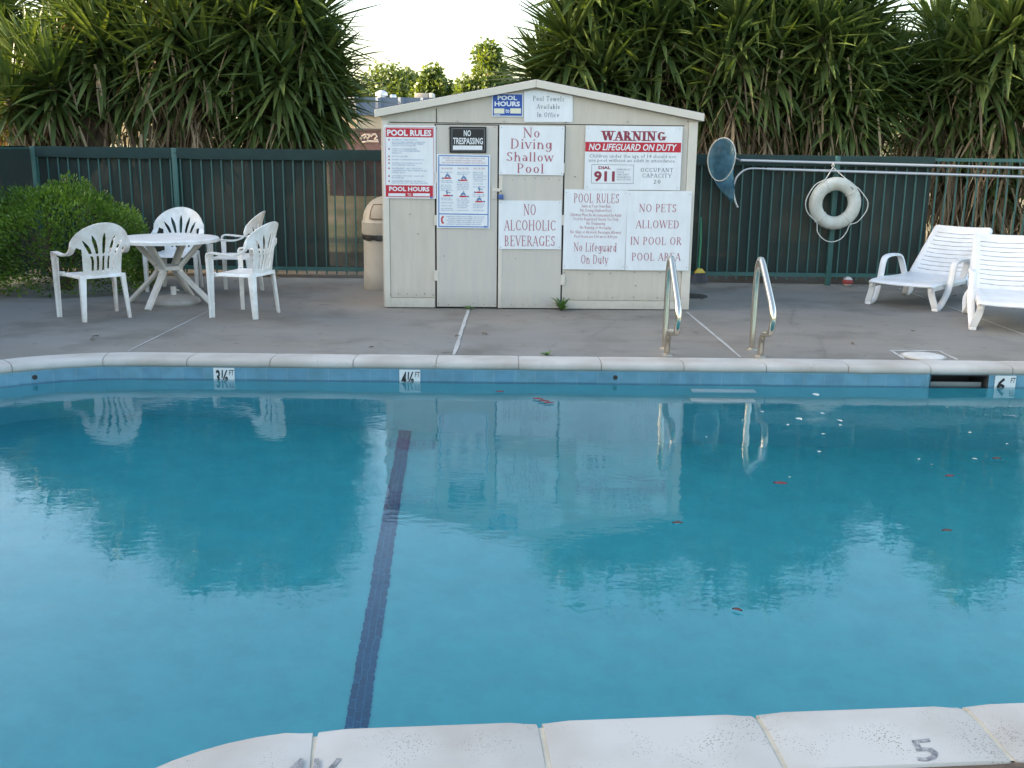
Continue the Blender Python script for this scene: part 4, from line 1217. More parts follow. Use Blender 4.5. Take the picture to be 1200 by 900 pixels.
# ------------------------------------------------------------------ sun loungers
def make_lounger():
    root = thing('sun_lounger', 'white slatted plastic sun lounger farther left, its foot towards the table', 'sun lounger', group='sun loungers by the fence')
    m = MT['lounger']; HW = .335; SL = 1.08; BL = .80; BA = radians(38); Z = .272
    def rr_(s, t, hw, t0, t1, r):
        dx, dy = abs(s) - hw + r, abs(t - (t0 + t1) / 2) - (t1 - t0) / 2 + r
        return sqrt(max(dx, 0) ** 2 + max(dy, 0) ** 2) + min(max(dx, dy), 0) - r
    def fs_(s, t):
        d = rr_(s, t, HW, 0, SL, .035)
        for k in range(16):
            c = .10 + k * .063 + .012 * (1 - (s / HW) ** 2)
            d = max(d, -max(abs(t - c) - .0055, abs(s) - .265))
        return d
    def ms(s, t):
        e = max(0, .02 - (HW - abs(s))) / .02
        return (s, t, Z + .012 * sin(t / SL * pi * 2) * .6 - .010 * (1 - (s / HW) ** 2) - .028 * e * e - .02 * max(0, .05 - t) / .05)
    sheet(fs_, -HW - .005, HW + .005, -.005, SL + .005, .0125, ms, .010).build('seat', m, root, angle=50)
    def fb(s, t):
        d = rr_(s, t, HW - .015 * t, 0, BL, .045)
        for k in range(10):
            c = .075 + k * .068 - .014 * (1 - (s / HW) ** 2)
            d = max(d, -max(abs(t - c) - .0065, abs(s) - .262))
        return d
    def mb_(s, t):
        e = max(0, .02 - (HW - .015 * t - abs(s))) / .02
        r = -.014 * (1 - (s / HW) ** 2) - .024 * e * e + .05 * (t / BL) ** 2 * 0
        return (s, SL + .012 + t * cos(BA) - r * sin(BA), Z + t * sin(BA) + r * cos(BA))
    sheet(fb, -HW - .005, HW + .005, -.005, BL + .005, .0125, mb_, .011).build('backrest', m, root, angle=50)
    for sg in (-1, 1):
        x = (HW - .03) * sg; xo = (HW + .018) * sg
        b = MB(); b.box(x - .018, x + .018, .03, SL + .30, Z - .075, Z - .028); b.build('side_rail', m, root, bevel=.006)
        # front leg: down from the foot corner, round the foot and up outside the seat into the arm
        path = smooth_path([(x, .06, Z - .03), (x + .01 * sg, .075, .16), (xo, .10, .035), (xo, .15, .018), (xo, .25, .05), (xo + .012 * sg, .36, .16), (xo + .02 * sg, .42, .29), (xo + .02 * sg, .455, .42), (xo + .02 * sg, .52, .475), (xo + .018 * sg, .70, .485), (xo + .01 * sg, .84, .47), (xo, .90, .42), (x + .01 * sg, .925, .27)], 5)
        b = MB(); b.sweep(path, lambda t: [(-.030, -.013), (.030, -.013), (.032, .006), (.022, .014), (-.022, .014), (-.032, .006)], (1, 0, 0)); b.build('arm', m, root, angle=50)
        b = MB(); b.box(xo - .03, xo + .03, .085, .185, 0, .028); b.build('foot', m, root, bevel=.005)
        path = smooth_path([(x, SL - .05, Z - .03), (x + .01 * sg, SL - .02, .16), (xo, SL + .02, .03), (xo, SL + .08, .012), (xo, SL + .16, .04), (xo, SL + .24, .14), (x, SL + .27, Z - .04)], 5)
        b = MB(); b.sweep(path, lambda t: [(-.028, -.013), (.028, -.013), (.030, .006), (.02, .014), (-.02, .014), (-.030, .006)], (1, 0, 0)); b.build('leg', m, root, angle=50)
        b = MB(); b.bar((x * .9, SL + .30, Z - .05), (x * .9, SL + .01 + .45 * cos(BA), Z + .43 * sin(BA)), .03, .02, up=(0, 1, 0)); b.build('back_strut', m, root, bevel=.004)
    return root
def lounger_at(root, px, py, deg):
    """put the near-left foot corner of the seat at a pixel, the head pointing along deg"""
    f = P(px, py, .272); a = radians(deg - 90)
    root.location = (f.x + .335 * cos(a), f.y + .335 * sin(a), 0); root.rotation_euler = (0, 0, a)
lg = make_lounger(); lounger_at(lg, 1017, 327.5, 48)
l2 = dup(lg, (0, 0, 0), 0, 'white slatted plastic sun lounger nearest the pool, cut by the picture edge'); lounger_at(l2, 1147, 354, 70)

# small side table behind the loungers
st_ = P(1076, 331.5)
sd = thing('side_table', 'small wooden topped side table behind the sun lounger', 'side table', st_, .2)
b = MB(); b.box(-.17, .17, -.17, .17, .40, .44); b.build('table_top', mat('brown_wood', lin(120, 72, 48), .6, var=.4, vscale=6), sd, bevel=.006)
for i in (-1, 1):
    for j in (-1, 1):
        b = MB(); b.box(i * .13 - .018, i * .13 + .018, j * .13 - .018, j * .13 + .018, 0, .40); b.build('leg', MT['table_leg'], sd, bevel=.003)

# ------------------------------------------------------------------ pole net, rescue hook, life ring on the fence
YP = FENCE_Y - .09
alu = mat('pole_aluminium', (.55, .55, .56), .35, metal=.6)
def poly_px(pts, Y): return [VY(px, py, Y) for px, py in pts]
n0, n1 = VY(868, 187.9, YP), VY(1290, 199.5, YP)
nt_ = thing('leaf_net', 'blue leaf net on a long pole hung along the fence', 'pool net', n0)
rel = lambda L, o: [p - o for p in L]
ctr = VY(845.5, 187, YP - .20) - n0
hoop = []
for i in range(28):
    a = 2 * pi * i / 28
    hoop.append(ctr + Vector((.138 * cos(a) * (1 + .10 * sin(a)) , -.10 * cos(a), .242 * sin(a) + .02 * cos(a))))
b = MB(); b.tube([Vector((0, 0, 0)), n1 - n0], .016, 12); b.tube([Vector((0, 0, 0)), hoop[0].lerp(Vector((0, 0, 0)), .4), hoop[0]], .010, 8); b.build('pole', alu, nt_)
b = MB(); b.tube(hoop, .0065, 8, closed=True); b.build('hoop', mat('net_hoop_white', (.50, .50, .46), .4), nt_)
b = MB(); k = 10; v = []; f = []
tip = VY(859, 237, YP - .07) - n0
for j in range(k + 1):
    t = j / k
    for i in range(28):
        q = hoop[i]; c = ctr.lerp(tip, t ** 1.1)
        w_ = (1 - t) ** .75 * (1 + .30 * t * noise.noise((i * .8, t * 2.5, 2)))
        p = c + (q - ctr) * w_ + Vector((.0, .10 * sin(pi * min(1, t * 1.3)), 0))
        v.append(p)
for j in range(k):
    for i in range(28): f.append((j * 28 + i, j * 28 + (i + 1) % 28, (j + 1) * 28 + (i + 1) % 28, (j + 1) * 28 + i))
b.add(v, f)
netm = leaf_mat('net_fabric', lin(104, 152, 174), lin(104, 152, 174), .45, .8, (1, 1, 1, 1))
_t = netm.node_tree; _o = _t.nodes['Material Output']; _in = _o.inputs[0].links[0].from_socket
_tr = _t.nodes.new('ShaderNodeBsdfTransparent'); _mx = _t.nodes.new('ShaderNodeMixShader')
_tc = _t.nodes.new('ShaderNodeTexCoord'); _n = _t.nodes.new('ShaderNodeTexNoise'); _n.inputs['Scale'].default_value = 9; _n.inputs['Detail'].default_value = 3
_mr = _t.nodes.new('ShaderNodeMapRange'); _mr.inputs[1].default_value = .35; _mr.inputs[2].default_value = .65; _mr.inputs[3].default_value = .08; _mr.inputs[4].default_value = .45
_t.links.new(_tc.outputs['Object'], _n.inputs[0]); _t.links.new(_n.outputs['Fac'], _mr.inputs[0]); _t.links.new(_mr.outputs[0], _mx.inputs[0])
_t.links.new(_in, _mx.inputs[1]); _t.links.new(_tr.outputs[0], _mx.inputs[2]); _t.links.new(_mx.outputs[0], _o.inputs[0])
b.build('net_bag', netm, nt_, angle=180)
h0 = VY(880, 197.5, YP)
hk = thing('rescue_hook', 'long aluminium rescue hook pole below the net pole', 'rescue hook', h0)
hook = poly_px([(864.5, 243), (862, 237), (860, 228), (860, 218), (862.5, 209.5), (867.5, 203), (874, 198.8), (882, 197.4), (900, 198)], YP - .01)
b = MB(); b.tube(smooth_path(rel(hook, h0), 6), .011, 10); b.build('hook', alu, hk)
b = MB(); b.tube(rel(poly_px([(899, 198), (1290, 210)], YP), h0), .0165, 12); b.build('pole', alu, hk)
lb0 = VY(978.5, 238.5, YP - .09)
lr = thing('life_ring', 'white life ring hung on the fence with a rope', 'life ring', lb0)
ro, ri = 30.5, 15.0
sc_ = (VY(979 + 10, 238.5, YP - .09) - VY(979, 238.5, YP - .09)).length / 10
rm, rt = (ro + ri) / 2 * sc_, (ro - ri) / 2 * sc_
b = MB(); v = []; f = []; N1, N2 = 48, 16
for i in range(N1):
    a = 2 * pi * i / N1
    for j in range(N2):
        c_ = 2 * pi * j / N2; r = rm + rt * cos(c_)
        v.append((r * cos(a), rt * .8 * sin(c_), r * sin(a)))
for i in range(N1):
    for j in range(N2): f.append((i * N2 + j, i * N2 + (j + 1) % N2, ((i + 1) % N1) * N2 + (j + 1) % N2, ((i + 1) % N1) * N2 + j))
b.add(v, f); b.build('ring', mat('ring_white', (.62, .62, .57), .5, var=.25, vscale=7, var2=(.48, .46, .38)), lr, angle=180)
rope = mat('rope', (.62, .60, .54), .8)
b = MB()
def around(angles):
    out = []
    for a, r in angles: out.append(Vector((r * sc_ * cos(radians(a)), -.035, r * sc_ * sin(radians(a)))))
    return out
b.tube(smooth_path(around([(118, 31), (140, 33.5), (165, 34.5), (182, 35.5), (198, 34), (215, 31), (228, 30.5), (240, 38), (255, 43), (268, 44.5), (282, 42), (295, 36), (307, 30.5), (322, 34), (340, 36), (352, 37.5), (5, 37), (20, 33), (38, 30.5)]), 4), .006, 6)
top = VY(976, 196, YP - .05) - lb0
for a in (62, 38):
    p = around([(a + 60 if a == 62 else a, 30)])[0]
    b.tube([p, (p + top) / 2 + Vector((.0, 0, -.006)), top], .006, 6)
for a in (120, 225, 310, 38):
    pts = []
    for j in range(13):
        c_ = 2 * pi * j / 12; r = rm + (rt + .005) * cos(c_)
        pts.append(Vector((r * cos(radians(a)), (rt * .8 + .005) * sin(c_), r * sin(radians(a)))))
    b.tube(pts, .005, 6)
b.tube([top + Vector((0, 0, .05)), top + Vector((.012, -.01, .02)), top + Vector((0, 0, -.02)), top + Vector((-.012, 0, .02)), top + Vector((0, .0, .05))], .006, 6)
b.build('rope', rope, lr)
b = MB()
for a, l in ((52, .06),):
    r = rm + .02
    b.bar((r * cos(radians(a)), -rt * .8 * .97, r * sin(radians(a))), (r * cos(radians(a - l * 150)), -rt * .8 * .97, r * sin(radians(a - l * 150))), .012, .006)
b.build('scuff', MT['ink'], lr, smooth=False)

# ------------------------------------------------------------------ broom, drain cover, ball
br0 = P(819, 333)
bro = thing('broom', 'green handled broom with yellow collar leaning beside the shed', 'broom', br0, .3)
b = MB(); b.tube([(-.015, .0, .17), (.01, .03, .5), (.03, .10, .8), (.015, .26, 1.12)], .013, 10); b.build('handle', mat('broom_green', lin(40, 122, 84), .4), bro)
b = MB(); b.bar((0, 0, .19), (0, -.0, .135), .05, .035, .15, .05, up=(0, 1, 0)); b.build('collar', mat('broom_yellow', lin(206, 176, 60), .45), bro, bevel=.006)
b = MB(); r_ = random.Random(3)
for i in range(160):
    x = r_.uniform(-.07, .07); y = r_.uniform(-.02, .02)
    b.bar((x, y, .14), (x * 1.7 + r_.uniform(-.01, .03), y * 2 + r_.uniform(-.01, .01), r_.uniform(0, .012)), .004, .004, .002, .002)
b.build('bristles', mat('bristle_grey', lin(104, 104, 112), .8), bro, smooth=False)
b = MB(); b.lathe([(.01, .001), (.16, .001), (.16, .008), (.145, .014), (.01, .016)], n=28)
dc = b.build('drain_cover', mat('dark_cover', (.045, .04, .032), .7, var=.3, vscale=9)); dc.location = P(812, 347.5); tag(dc, 'flat dark round cover on the deck beside the shed corner', 'drain cover')
b = MB(); n1_ = 14
b.lathe([(.004 + .055 * sin(pi * i / n1_), .058 - .058 * cos(pi * i / n1_)) for i in range(n1_ + 1)], n=20)
bl = thing('play_ball', 'tiny red and white ball on the deck below the fence', 'ball', P(993, 335.5))
b.build('ball_skin', mat('ball_white', (.6, .55, .52), .5), bl)
b = MB(); b.lathe([(.0605 * sin(pi * i / 14) + .001, .058 - .0605 * cos(pi * i / 14)) for i in range(5, 10)], n=20); b.build('red_band', mat('ball_red', lin(150, 60, 60), .5), bl)

# ------------------------------------------------------------------ skimmer lid, depth tiles, painted depths, skimmer mouth, wall fittings
o = thing('deck_skimmer_cover', 'round white skimmer lid set in the deck near the loungers', 'lid', P(1082, 417.8))
b = MB(); b.lathe([(.005, .002), (.152, .002), (.152, .009), (.140, .012), (.005, .013)], n=36); b.build('lid_disc', mat('lid_white', (.62, .60, .56), .6, var=.2, vscale=8), o)
b = MB(); b.lathe([(.153, .001), (.172, .001), (.172, .006), (.153, .006)], n=36); b.build('lid_ring', mat('lid_ring', (.40, .37, .33), .7), o)
def wall_frame(px, py):
    """a spot on the far tile band: position, direction along the wall, normal to the pool"""
    s = near_s(far_path, P(px, py, -.1)); (p, d), = resample(far_path, s, s, 1)[:1]
    nrm = Vector((-d.y, d.x, 0)) * SGN
    return p, -d, nrm
def depth_tile(px, py, big, small, label):
    p, d, nrm = wall_frame(px, py)
    if d.x < 0: d = -d
    rot = atan2(d.y, d.x)
    b = MB(); b.box(-.078, .078, -.004, .002, 0, .15)
    for s, x0, x1, z0, z1, bold in ((big, -.065, .03 if len(big) > 1 else -.0, .02, .135, .025), (small, .038, .075, .095, .135, .01)):
        tv, tf = text_verts(s, bold, .12)
        xs_ = [q[0] for q in tv]; ys_ = [q[1] for q in tv]
        b.add([(x0 + (x - min(xs_)) / (max(xs_) - min(xs_)) * (x1 - x0), -.0052, z0 + (y - min(ys_)) / (max(ys_) - min(ys_)) * (z1 - z0)) for x, y in tv], tf, 1)
    o = b.build('depth_tile', [mat('marker_white', (.66, .68, .68), .3) if 'marker_white' not in bpy.data.materials else bpy.data.materials['marker_white'], MT['black']], smooth=False)
    o.location = Vector((p.x, p.y, -.196)) + nrm * .004; o.rotation_euler = (0, 0, rot)
    tag(o, label, 'depth marker', 'depth tiles on the pool wall')
depth_tile(265.5, 437, '3\u00bd', 'FT', 'white waterline tile marked three and a half feet in black')
depth_tile(482, 437.5, '4\u00bd', 'FT', 'white waterline tile marked four and a half feet in black')
depth_tile(1174.5, 447, '6', 'FT', 'white waterline tile marked six feet at the right')
def painted(s, label, quad_px, shear=0.0):
    """stencilled figure lying on the near coping: corners given as bottom-left, bottom-right, top-left pixels"""
    z = .0238
    a, bb, c = [P(x, y, z) for x, y in quad_px]
    tv, tf = text_verts(s, .012)
    xs_ = [q[0] for q in tv]; ys_ = [q[1] for q in tv]
    b = MB(); org = Vector((a.x, a.y, z))
    nn = Vector((nd.y, -nd.x, 0))
    vs_ = []
    for x, y in tv:
        q = a + (bb - a) * ((x - min(xs_)) / (max(xs_) - min(xs_))) + (c - a) * ((y - min(ys_)) / (max(ys_) - min(ys_)))
        dd_ = abs((q - NEAR_A).dot(nn))
        q.z = .0222 + .0012 - max(0, dd_ - .10) * .010 / .172
        vs_.append(q - org)
    b.add(vs_, tf)
    o = b.build('painted_depth', mat('stencil_grey', (.10, .10, .11), .8, var=.5, vscale=60, var2=(.36, .35, .34)) if 'stencil_grey' not in bpy.data.materials else bpy.data.materials['stencil_grey'], smooth=False)
    o.location = org
    return tag(o, label, 'depth number', 'depths painted on the near coping')
painted('5', 'grey figure five stencilled on the near coping stone', ((1077, 889), (1104, 886), (1065, 866)))
painted('4\u00bd', 'grey four and a half stencilled on the near coping, cut by the picture edge', ((322, 925), (404, 925), (330, 887)))
# skimmer mouth: a dark box in the wall
(p, d), = resample(closed, (SK0 + SK1) / 2, (SK0 + SK1) / 2, 1)[:1]
if d.x < 0: d = -d
sk = thing('skimmer_mouth', 'dark rectangular skimmer opening in the blue tile band', 'skimmer', Vector((p.x, p.y, -.185)), atan2(d.y, d.x))
hwk = (SK1 - SK0) / 2
b = MB(); b.box(-hwk, hwk, .30, .31, 0, .133); b.box(-hwk - .01, -hwk, .0, .31, 0, .133); b.box(hwk, hwk + .01, .0, .31, 0, .133); b.box(-hwk - .01, hwk + .01, 0.0, .31, -.01, 0); b.box(-hwk - .01, hwk + .01, 0, .31, .133, .143)
b.build('throat', mat('skimmer_grey', (.045, .047, .047), .7), sk, smooth=False)
b = MB(); b.box(-hwk + .02, hwk - .02, .05, .06, .0, .075); b.build('weir_flap', mat('weir_white', (.22, .23, .22), .5), sk, smooth=False)
for px, py, lab in ((716.5, 434.5, 'small dark return fitting in the tile band right of the four and a half mark'), (40, 442.5, 'small dark return fitting in the curved tile band at far left')):
    p, d, nrm = wall_frame(px, py)
    root = thing('wall_fitting', lab, 'fitting', Vector((p.x, p.y, -.09)) + nrm * .001, atan2(nrm.y, nrm.x) + pi / 2, 'return fittings in the tile band')
    b = MB(); b.lathe([(.017, 0), (.018, .004), (.013, .007), (.010, .002), (.002, .001)], n=20)
    b.v = [(x, -z, y) for x, y, z in b.v]
    b.build('fitting_ring', mat('fitting_dark', (.03, .03, .028), .5) if 'fitting_dark' not in bpy.data.materials else bpy.data.materials['fitting_dark'], root)
# underwater steps between the grab rails
p, d, nrm = wall_frame(842, 440)
if d.x < 0: d = -d
for zst in (-.30, -.58):
    o = thing('pool_step', ('upper' if zst > -.4 else 'lower') + ' white step on the pool wall under water between the grab rails', 'pool step', Vector((p.x, p.y, zst)), atan2(d.y, d.x), 'pool wall steps')
    b = MB(); b.box(-.24, .24, -.09, .0, -.02, .02); b.build('tread', mat('step_white', (.6, .64, .64), .4) if 'step_white' not in bpy.data.materials else bpy.data.materials['step_white'], o, bevel=.006)

# ------------------------------------------------------------------ leaves and petals floating on the water
def floating(px, py, size, m, nm, label, grp, rz=None, wide=.5):
    root_p = P(px, py, WATER_Z + .004)
    b = MB(); r_ = random.Random(int(px * 7 + py)); n = 7; v = []; f = []
    for i in range(n):
        t = i / (n - 1); w_ = size * wide * .5 * sin(pi * min(.98, t * .96 + .02)) ** .8
        z = .0015 * sin(t * pi) + r_.uniform(0, .0015)
        v += [(-size / 2 + size * t, -w_, z + .004), (-size / 2 + size * t, 0, z), (-size / 2 + size * t, w_, z + .005)]
    for i in range(n - 1):
        for j in range(2): f.append((i * 3 + j, (i + 1) * 3 + j, (i + 1) * 3 + j + 1, i * 3 + j + 1))
    b.add(v, f); o = b.build(nm, m, angle=180)
    o.location = root_p; o.rotation_euler = (0, 0, r_.uniform(0, 6.28) if rz is None else rz)
    return tag(o, label, nm.replace('_', ' '), grp)
redl = mat('red_leaf', lin(122, 40, 38), .6, var=.3, vscale=20); brl = mat('brown_leaf', lin(84, 52, 42), .7); pet = mat('pale_petal', lin(176, 186, 180), .6)
L = 'leaves floating on the pool'
floating(585.5, 459.5, .06, redl, 'floating_leaf', 'single small red leaf floating left of the red leaf cluster', L, .2)
for i, (x, y) in enumerate(((630.5, 468), (637, 470.5), (643, 472.5))):
    floating(x, y, .075, redl, 'floating_leaf', ('left', 'middle', 'right')[i] + ' red leaf of the cluster of three on the water', L, -.4 + i * .3)
floating(914.5, 567, .075, redl, 'floating_leaf', 'dark red leaf floating in mid pool below the right grab rail reflection', L, -.2)
floating(1109.5, 622.5, .05, brl, 'floating_leaf', 'brown leaf floating on the right side of the pool, lower one', L, 0)
floating(1168, 538, .055, brl, 'floating_leaf', 'brown leaf floating near the right edge of the picture', L, .1)
floating(1113, 558.5, .055, redl, 'floating_leaf', 'reddish leaf floating right of the petals', L, .2)
floating(864, 715.5, .04, brl, 'floating_leaf', 'small dark leaf floating in the right foreground water', L, -.5)
floating(724.5, 445.2, .07, brl, 'floating_leaf', 'brown leaf floating against the tile band by the return fitting', L, 0)
floating(939, 445.6, .10, brl, 'floating_leaf', 'dark leaf floating against the far tile band right of the rails', L, 0)
floating(794, 613.5, .05, brl, 'floating_leaf', 'brown leaf floating under the shed reflection', L, 0)
for (x, y, s) in ((956, 463, .12), (936, 491.5, .10), (923, 498.5, .05), (964, 485, .06), (984, 493.5, .08), (985, 499, .05), (965, 509.5, .06), (960, 530, .06), (1136, 507.5, .05), (1142, 538.5, .06), (1092, 545, .03), (1110, 478, .03), (893, 483, .06), (1077, 539, .04), (828, 513, .03), (925, 560, .025), (870, 493, .03), (1180, 521, .03)):
    floating(x, y, s * .52, pet, 'floating_petal', 'pale petal floating on the right half of the pool', 'petals floating on the pool', wide=.8)

drl = mat('dry_leaf', lin(112, 88, 60), .8, var=.4, vscale=15)
r_ = random.Random(77)
for k in range(22):
    if k < 9: q = Vector((r_.uniform(CORNER_X + 1, 5), FENCE_Y - r_.uniform(.08, .5), .006))
    else: q = P(r_.uniform(20, 1180), r_.uniform(345, 408), .006)
    if abs(q.x - (SA.x + SHED_W / 2)) < SHED_W / 2 + .1 and q.y > SA.y - .1: continue
    ln = r_.uniform(.03, .075); b = MB(); v = []; f = []
    for i in range(6):
        t = i / 5; ww = ln * .22 * sin(pi * min(.97, t * .95 + .03)); zz = .003 * sin(t * pi) + .003 * t
        v += [(ln * (t - .5), -ww, zz + .006), (ln * (t - .5), 0, zz), (ln * (t - .5), ww, zz + .005)]
    for i in range(5):
        for j in range(2): f.append((i * 3 + j, i * 3 + j + 1, (i + 1) * 3 + j + 1, (i + 1) * 3 + j))
    b.add(v, f); o = b.build('fallen_leaf', drl, angle=180); o.location = q; o.rotation_euler = (0, 0, r_.uniform(0, 6.28))
    tag(o, 'small dry brown leaf lying on the concrete deck', 'leaf', 'dry leaves on the deck')

# ------------------------------------------------------------------ yuccas behind the fence
yl = leaf_mat('yucca_leaf', (.034, .068, .020), (.145, .190, .058), .2, .4, (1.7, 1.75, .6, 1))
yd = leaf_mat('dead_yucca_leaf', (.13, .085, .05), (.42, .33, .20), .15, .8, (1.4, 1.1, .8, 1))
yt = mat('yucca_trunk', (.13, .09, .06), .95, var=.5, vscale=8, bump=1, bscale=14, stretch=(1, 1, 2))
def sword(mb, base, dirv, L, wd, droop, tint, rng, segs=5):
    """one sword leaf: a folded blade that bends under its weight"""
    d = dirv.normalized(); p = Vector(base)
    side = d.cross(Vector((0, 0, 1)))
    if side.length < .05: side = Vector((rng.uniform(-1, 1), rng.uniform(-1, 1), 0))
    side.normalize()
    tw = rng.uniform(-.35, .35); side = (side * cos(tw) + d.cross(side) * sin(tw)).normalized()
    v = []; st = L / segs
    for i in range(segs + 1):
        t = i / segs
        ww = wd * (.55 + 1.5 * t * (1 - t) * 1.2 if t < .55 else max(0.02, (1 - t) / .45) ** .9 * .995) * .5
        up = side.cross(d).normalized()
        v += [p - side * ww + up * ww * .45, p, p + side * ww + up * ww * .45]
        p = p + d * st
        d = (d + Vector((0, 0, -droop * (t + .25) / segs * 2.2))).normalized()
        side = (side - d * side.dot(d)).normalized()
    f = []
    for i in range(segs):
        for j in range(2): f.append((i * 3 + j, i * 3 + j + 1, (i + 1) * 3 + j + 1, (i + 1) * 3 + j))
    mb.add(v, f, 0, tint)
def yucca(label, base_px, heads, seed, skirt=1.0, leaf=.82, nleaf=165, grp='yuccas behind the fence', hang=1.0, back=8):
    """heads: (px, py, Y, size) of each rosette's centre"""
    rng = random.Random(seed)
    hp = [(VY(x, y, Y), s) for x, y, Y, s in heads]
    if back:
        xs_ = [h[0] for h in heads]
        for i in range(back):
            hp.append((VY(rng.uniform(min(xs_), max(xs_)), 20 + 140 * i / back + rng.uniform(-10, 10), heads[0][2] + rng.uniform(.35, .8)), rng.uniform(.8, 1.05)))
    base = Vector((VY(base_px[0], 300, base_px[1]).x, base_px[1], -.02))
    root = thing('yucca_tree', label, 'yucca', base, 0, grp)
    cr = MB(); dd = MB(); tk = MB()
    top = Vector((0, 0, min(1.5, min(h.z for h, s in hp) * .55)))
    tk.tube(smooth_path([(0, 0, 0), (rng.uniform(-.06, .06), rng.uniform(-.05, .05), top.z * .5), top], 4), [.24, .22, .21, .2, .19, .185, .18, .18, .17][:9], 12)
    for hi, (h, s) in enumerate(hp):
        q = h - base
        mid = top.lerp(q, .5) + Vector((q.x * .12, 0, -.12))
        tk.tube(smooth_path([top - Vector((0, 0, .25)), mid, q + Vector((0, 0, -.05))], 4), [.15, .14, .13, .12, .11, .10, .09, .08, .07], 9)
        ax = Vector(((q.x - top.x) * .35, (q.y) * .2, 1)).normalized()
        e1 = ax.cross(Vector((1, 0, 0))).normalized(); e2 = ax.cross(e1)
        n = int(nleaf * s)
        for i in range(n):
            t = (i + .5) / n
            ph = radians(4 + 138 * t ** .8) + rng.uniform(-.14, .14)         # young leaves stand up, old ones hang
            az = i * 2.39996 + rng.uniform(-.25, .05)
            d = ax * cos(ph) + (e1 * cos(az) + e2 * sin(az)) * sin(ph)
            L = leaf * s ** .5 * rng.uniform(.62, 1.12) * (.75 + .35 * min(1, t * 3))
            bs = q + ax * (.10 - .42 * t) * s + (e1 * cos(az) + e2 * sin(az)) * .06
            sword(cr, bs, d, L, rng.uniform(.054, .080), .03 + .26 * t * t * hang * rng.uniform(.2, 1.6), min(1, max(0.02, rng.gauss(.42 + .12 * t, .24))), rng)
        m = int((85 if q.z < 2.6 else 30) * skirt * s) if hi < len(heads) else 0
        for i in range(m):
            p = Vector((q.x + rng.gauss(0, .24), q.y + rng.uniform(-.42, .15), max(.35, q.z - .28 - rng.uniform(0, .75))))
            az = rng.uniform(0, 2 * pi); d = Vector((cos(az) * .8, sin(az) * .5 - .2, -1.0 - 1.4 * rng.random()))
            sword(dd, p, d, leaf * rng.uniform(.4, .85), rng.uniform(.02, .042), .5 * rng.uniform(.2, 1.2), min(1, max(.02, rng.gauss(.45, .28))), rng, 3)
    tk.build('trunk', yt, root, angle=80)
    cr.build('crown', yl, root, angle=180)
    if dd.v: dd.build('dead_leaves', yd, root, angle=180)
    return root
Y0 = FENCE_Y + 1.05
yucca('sunlit yucca at the far left edge, its tips glowing yellow', (20, Y0 + 4.2), [(-60, 60, Y0 + 4, 1.2), (0, 20, Y0 + 4, 1.2), (40, 75, Y0 + 3.8, 1.1), (-20, 120, Y0 + 3.6, 1.1), (80, 10, Y0 + 4.3, 1.2), (-110, 10, Y0 + 4, 1.2)], 1, .1, leaf=.9)
yucca('drooping yucca above the shrub at the left fence corner', (75, Y0 + .1), [(62, 92, Y0, 1.0), (120, 48, Y0 + .2, 1.05), (30, 70, Y0 + .4, .9), (100, 5, Y0 + .4, 1.0), (150, 96, Y0 + .3, .85), (10, 112, Y0 - .2, .75)], 2, .9)
yucca('tall yucca with a tan skirt of dead leaves behind the table', (215, Y0 + .2), [(205, 20, Y0, 1.1), (240, 62, Y0 - .1, 1.0), (178, 66, Y0 + .1, 1.0), (255, -35, Y0 + .2, 1.1), (195, -50, Y0 + .3, 1.0), (215, 98, Y0 + .2, .8)], 3, 1.7)
yucca('yucca with a round head of green swords left of the sky gap', (318, Y0 + .1), [(292, 18, Y0 - .1, 1.1), (360, 26, Y0, 1.1), (330, 76, Y0 - .15, 1.0), (378, 70, Y0 + .2, .95), (318, -40, Y0 + .2, 1.1), (278, 75, Y0 + .1, .9), (350, 118, Y0 + .1, .9), (384, 108, Y0 + .4, .8), (300, 120, Y0, .85), (345, -25, Y0, 1.0)], 4, .1)
yucca('yucca fanning out over the shed roof, right of the sky gap', (690, Y0 + .2), [(668, 40, Y0, 1.1), (712, 18, Y0 + .1, 1.05), (655, 80, Y0 + .3, .95), (705, 82, Y0 - .1, 1.0), (690, -30, Y0 + .2, 1.1), (640, 100, Y0 + .4, .6), (735, 62, Y0 + .2, .95)], 5, .05)
yucca('yucca above the right slope of the shed roof', (790, Y0 + .1), [(772, 22, Y0, 1.1), (812, 52, Y0 + .1, 1.0), (758, 78, Y0 + .1, .95), (800, -28, Y0 + .2, 1.05), (748, -30, Y0 + .4, 1.0), (795, 98, Y0 + .2, .8), (825, 118, Y0, .8)], 6, .3)
yucca('yucca with dead leaves hanging above the blue net', (880, Y0 + .1), [(862, 30, Y0 - .1, 1.1), (905, 62, Y0, 1.0), (845, 88, Y0 - .1, .9), (880, -30, Y0 + .2, 1.05), (925, 8, Y0 + .2, 1.05), (888, 104, Y0 + .1, .8)], 7, 1.6)
yucca('leaning yucca with long hanging leaves above the life ring', (985, Y0 + .1), [(962, 35, Y0 - .1, 1.1), (1002, 62, Y0, 1.05), (975, 100, Y0 - .1, .95), (1010, 10, Y0 + .2, 1.1), (950, -35, Y0 + .3, 1.1), (1030, 105, Y0 + .2, .9), (940, 88, Y0 + .2, .9), (1000, 128, Y0 - .1, .8), (1052, 80, Y0 + .3, .85)], 8, .4)
yucca('dark yucca at the right end, right of the small sky gap', (1150, Y0 + .3), [(1150, 62, Y0, 1.1), (1185, 25, Y0 - .1, 1.1), (1112, 102, Y0 + .2, .95), (1180, 108, Y0, 1.0), (1225, 65, Y0, 1.1), (1140, 128, Y0 + .3, .8), (1210, -30, Y0 + .2, 1.1), (1250, 0, Y0 + .2, 1.1), (1100, 70, Y0 + .3, .8)], 9, .7)
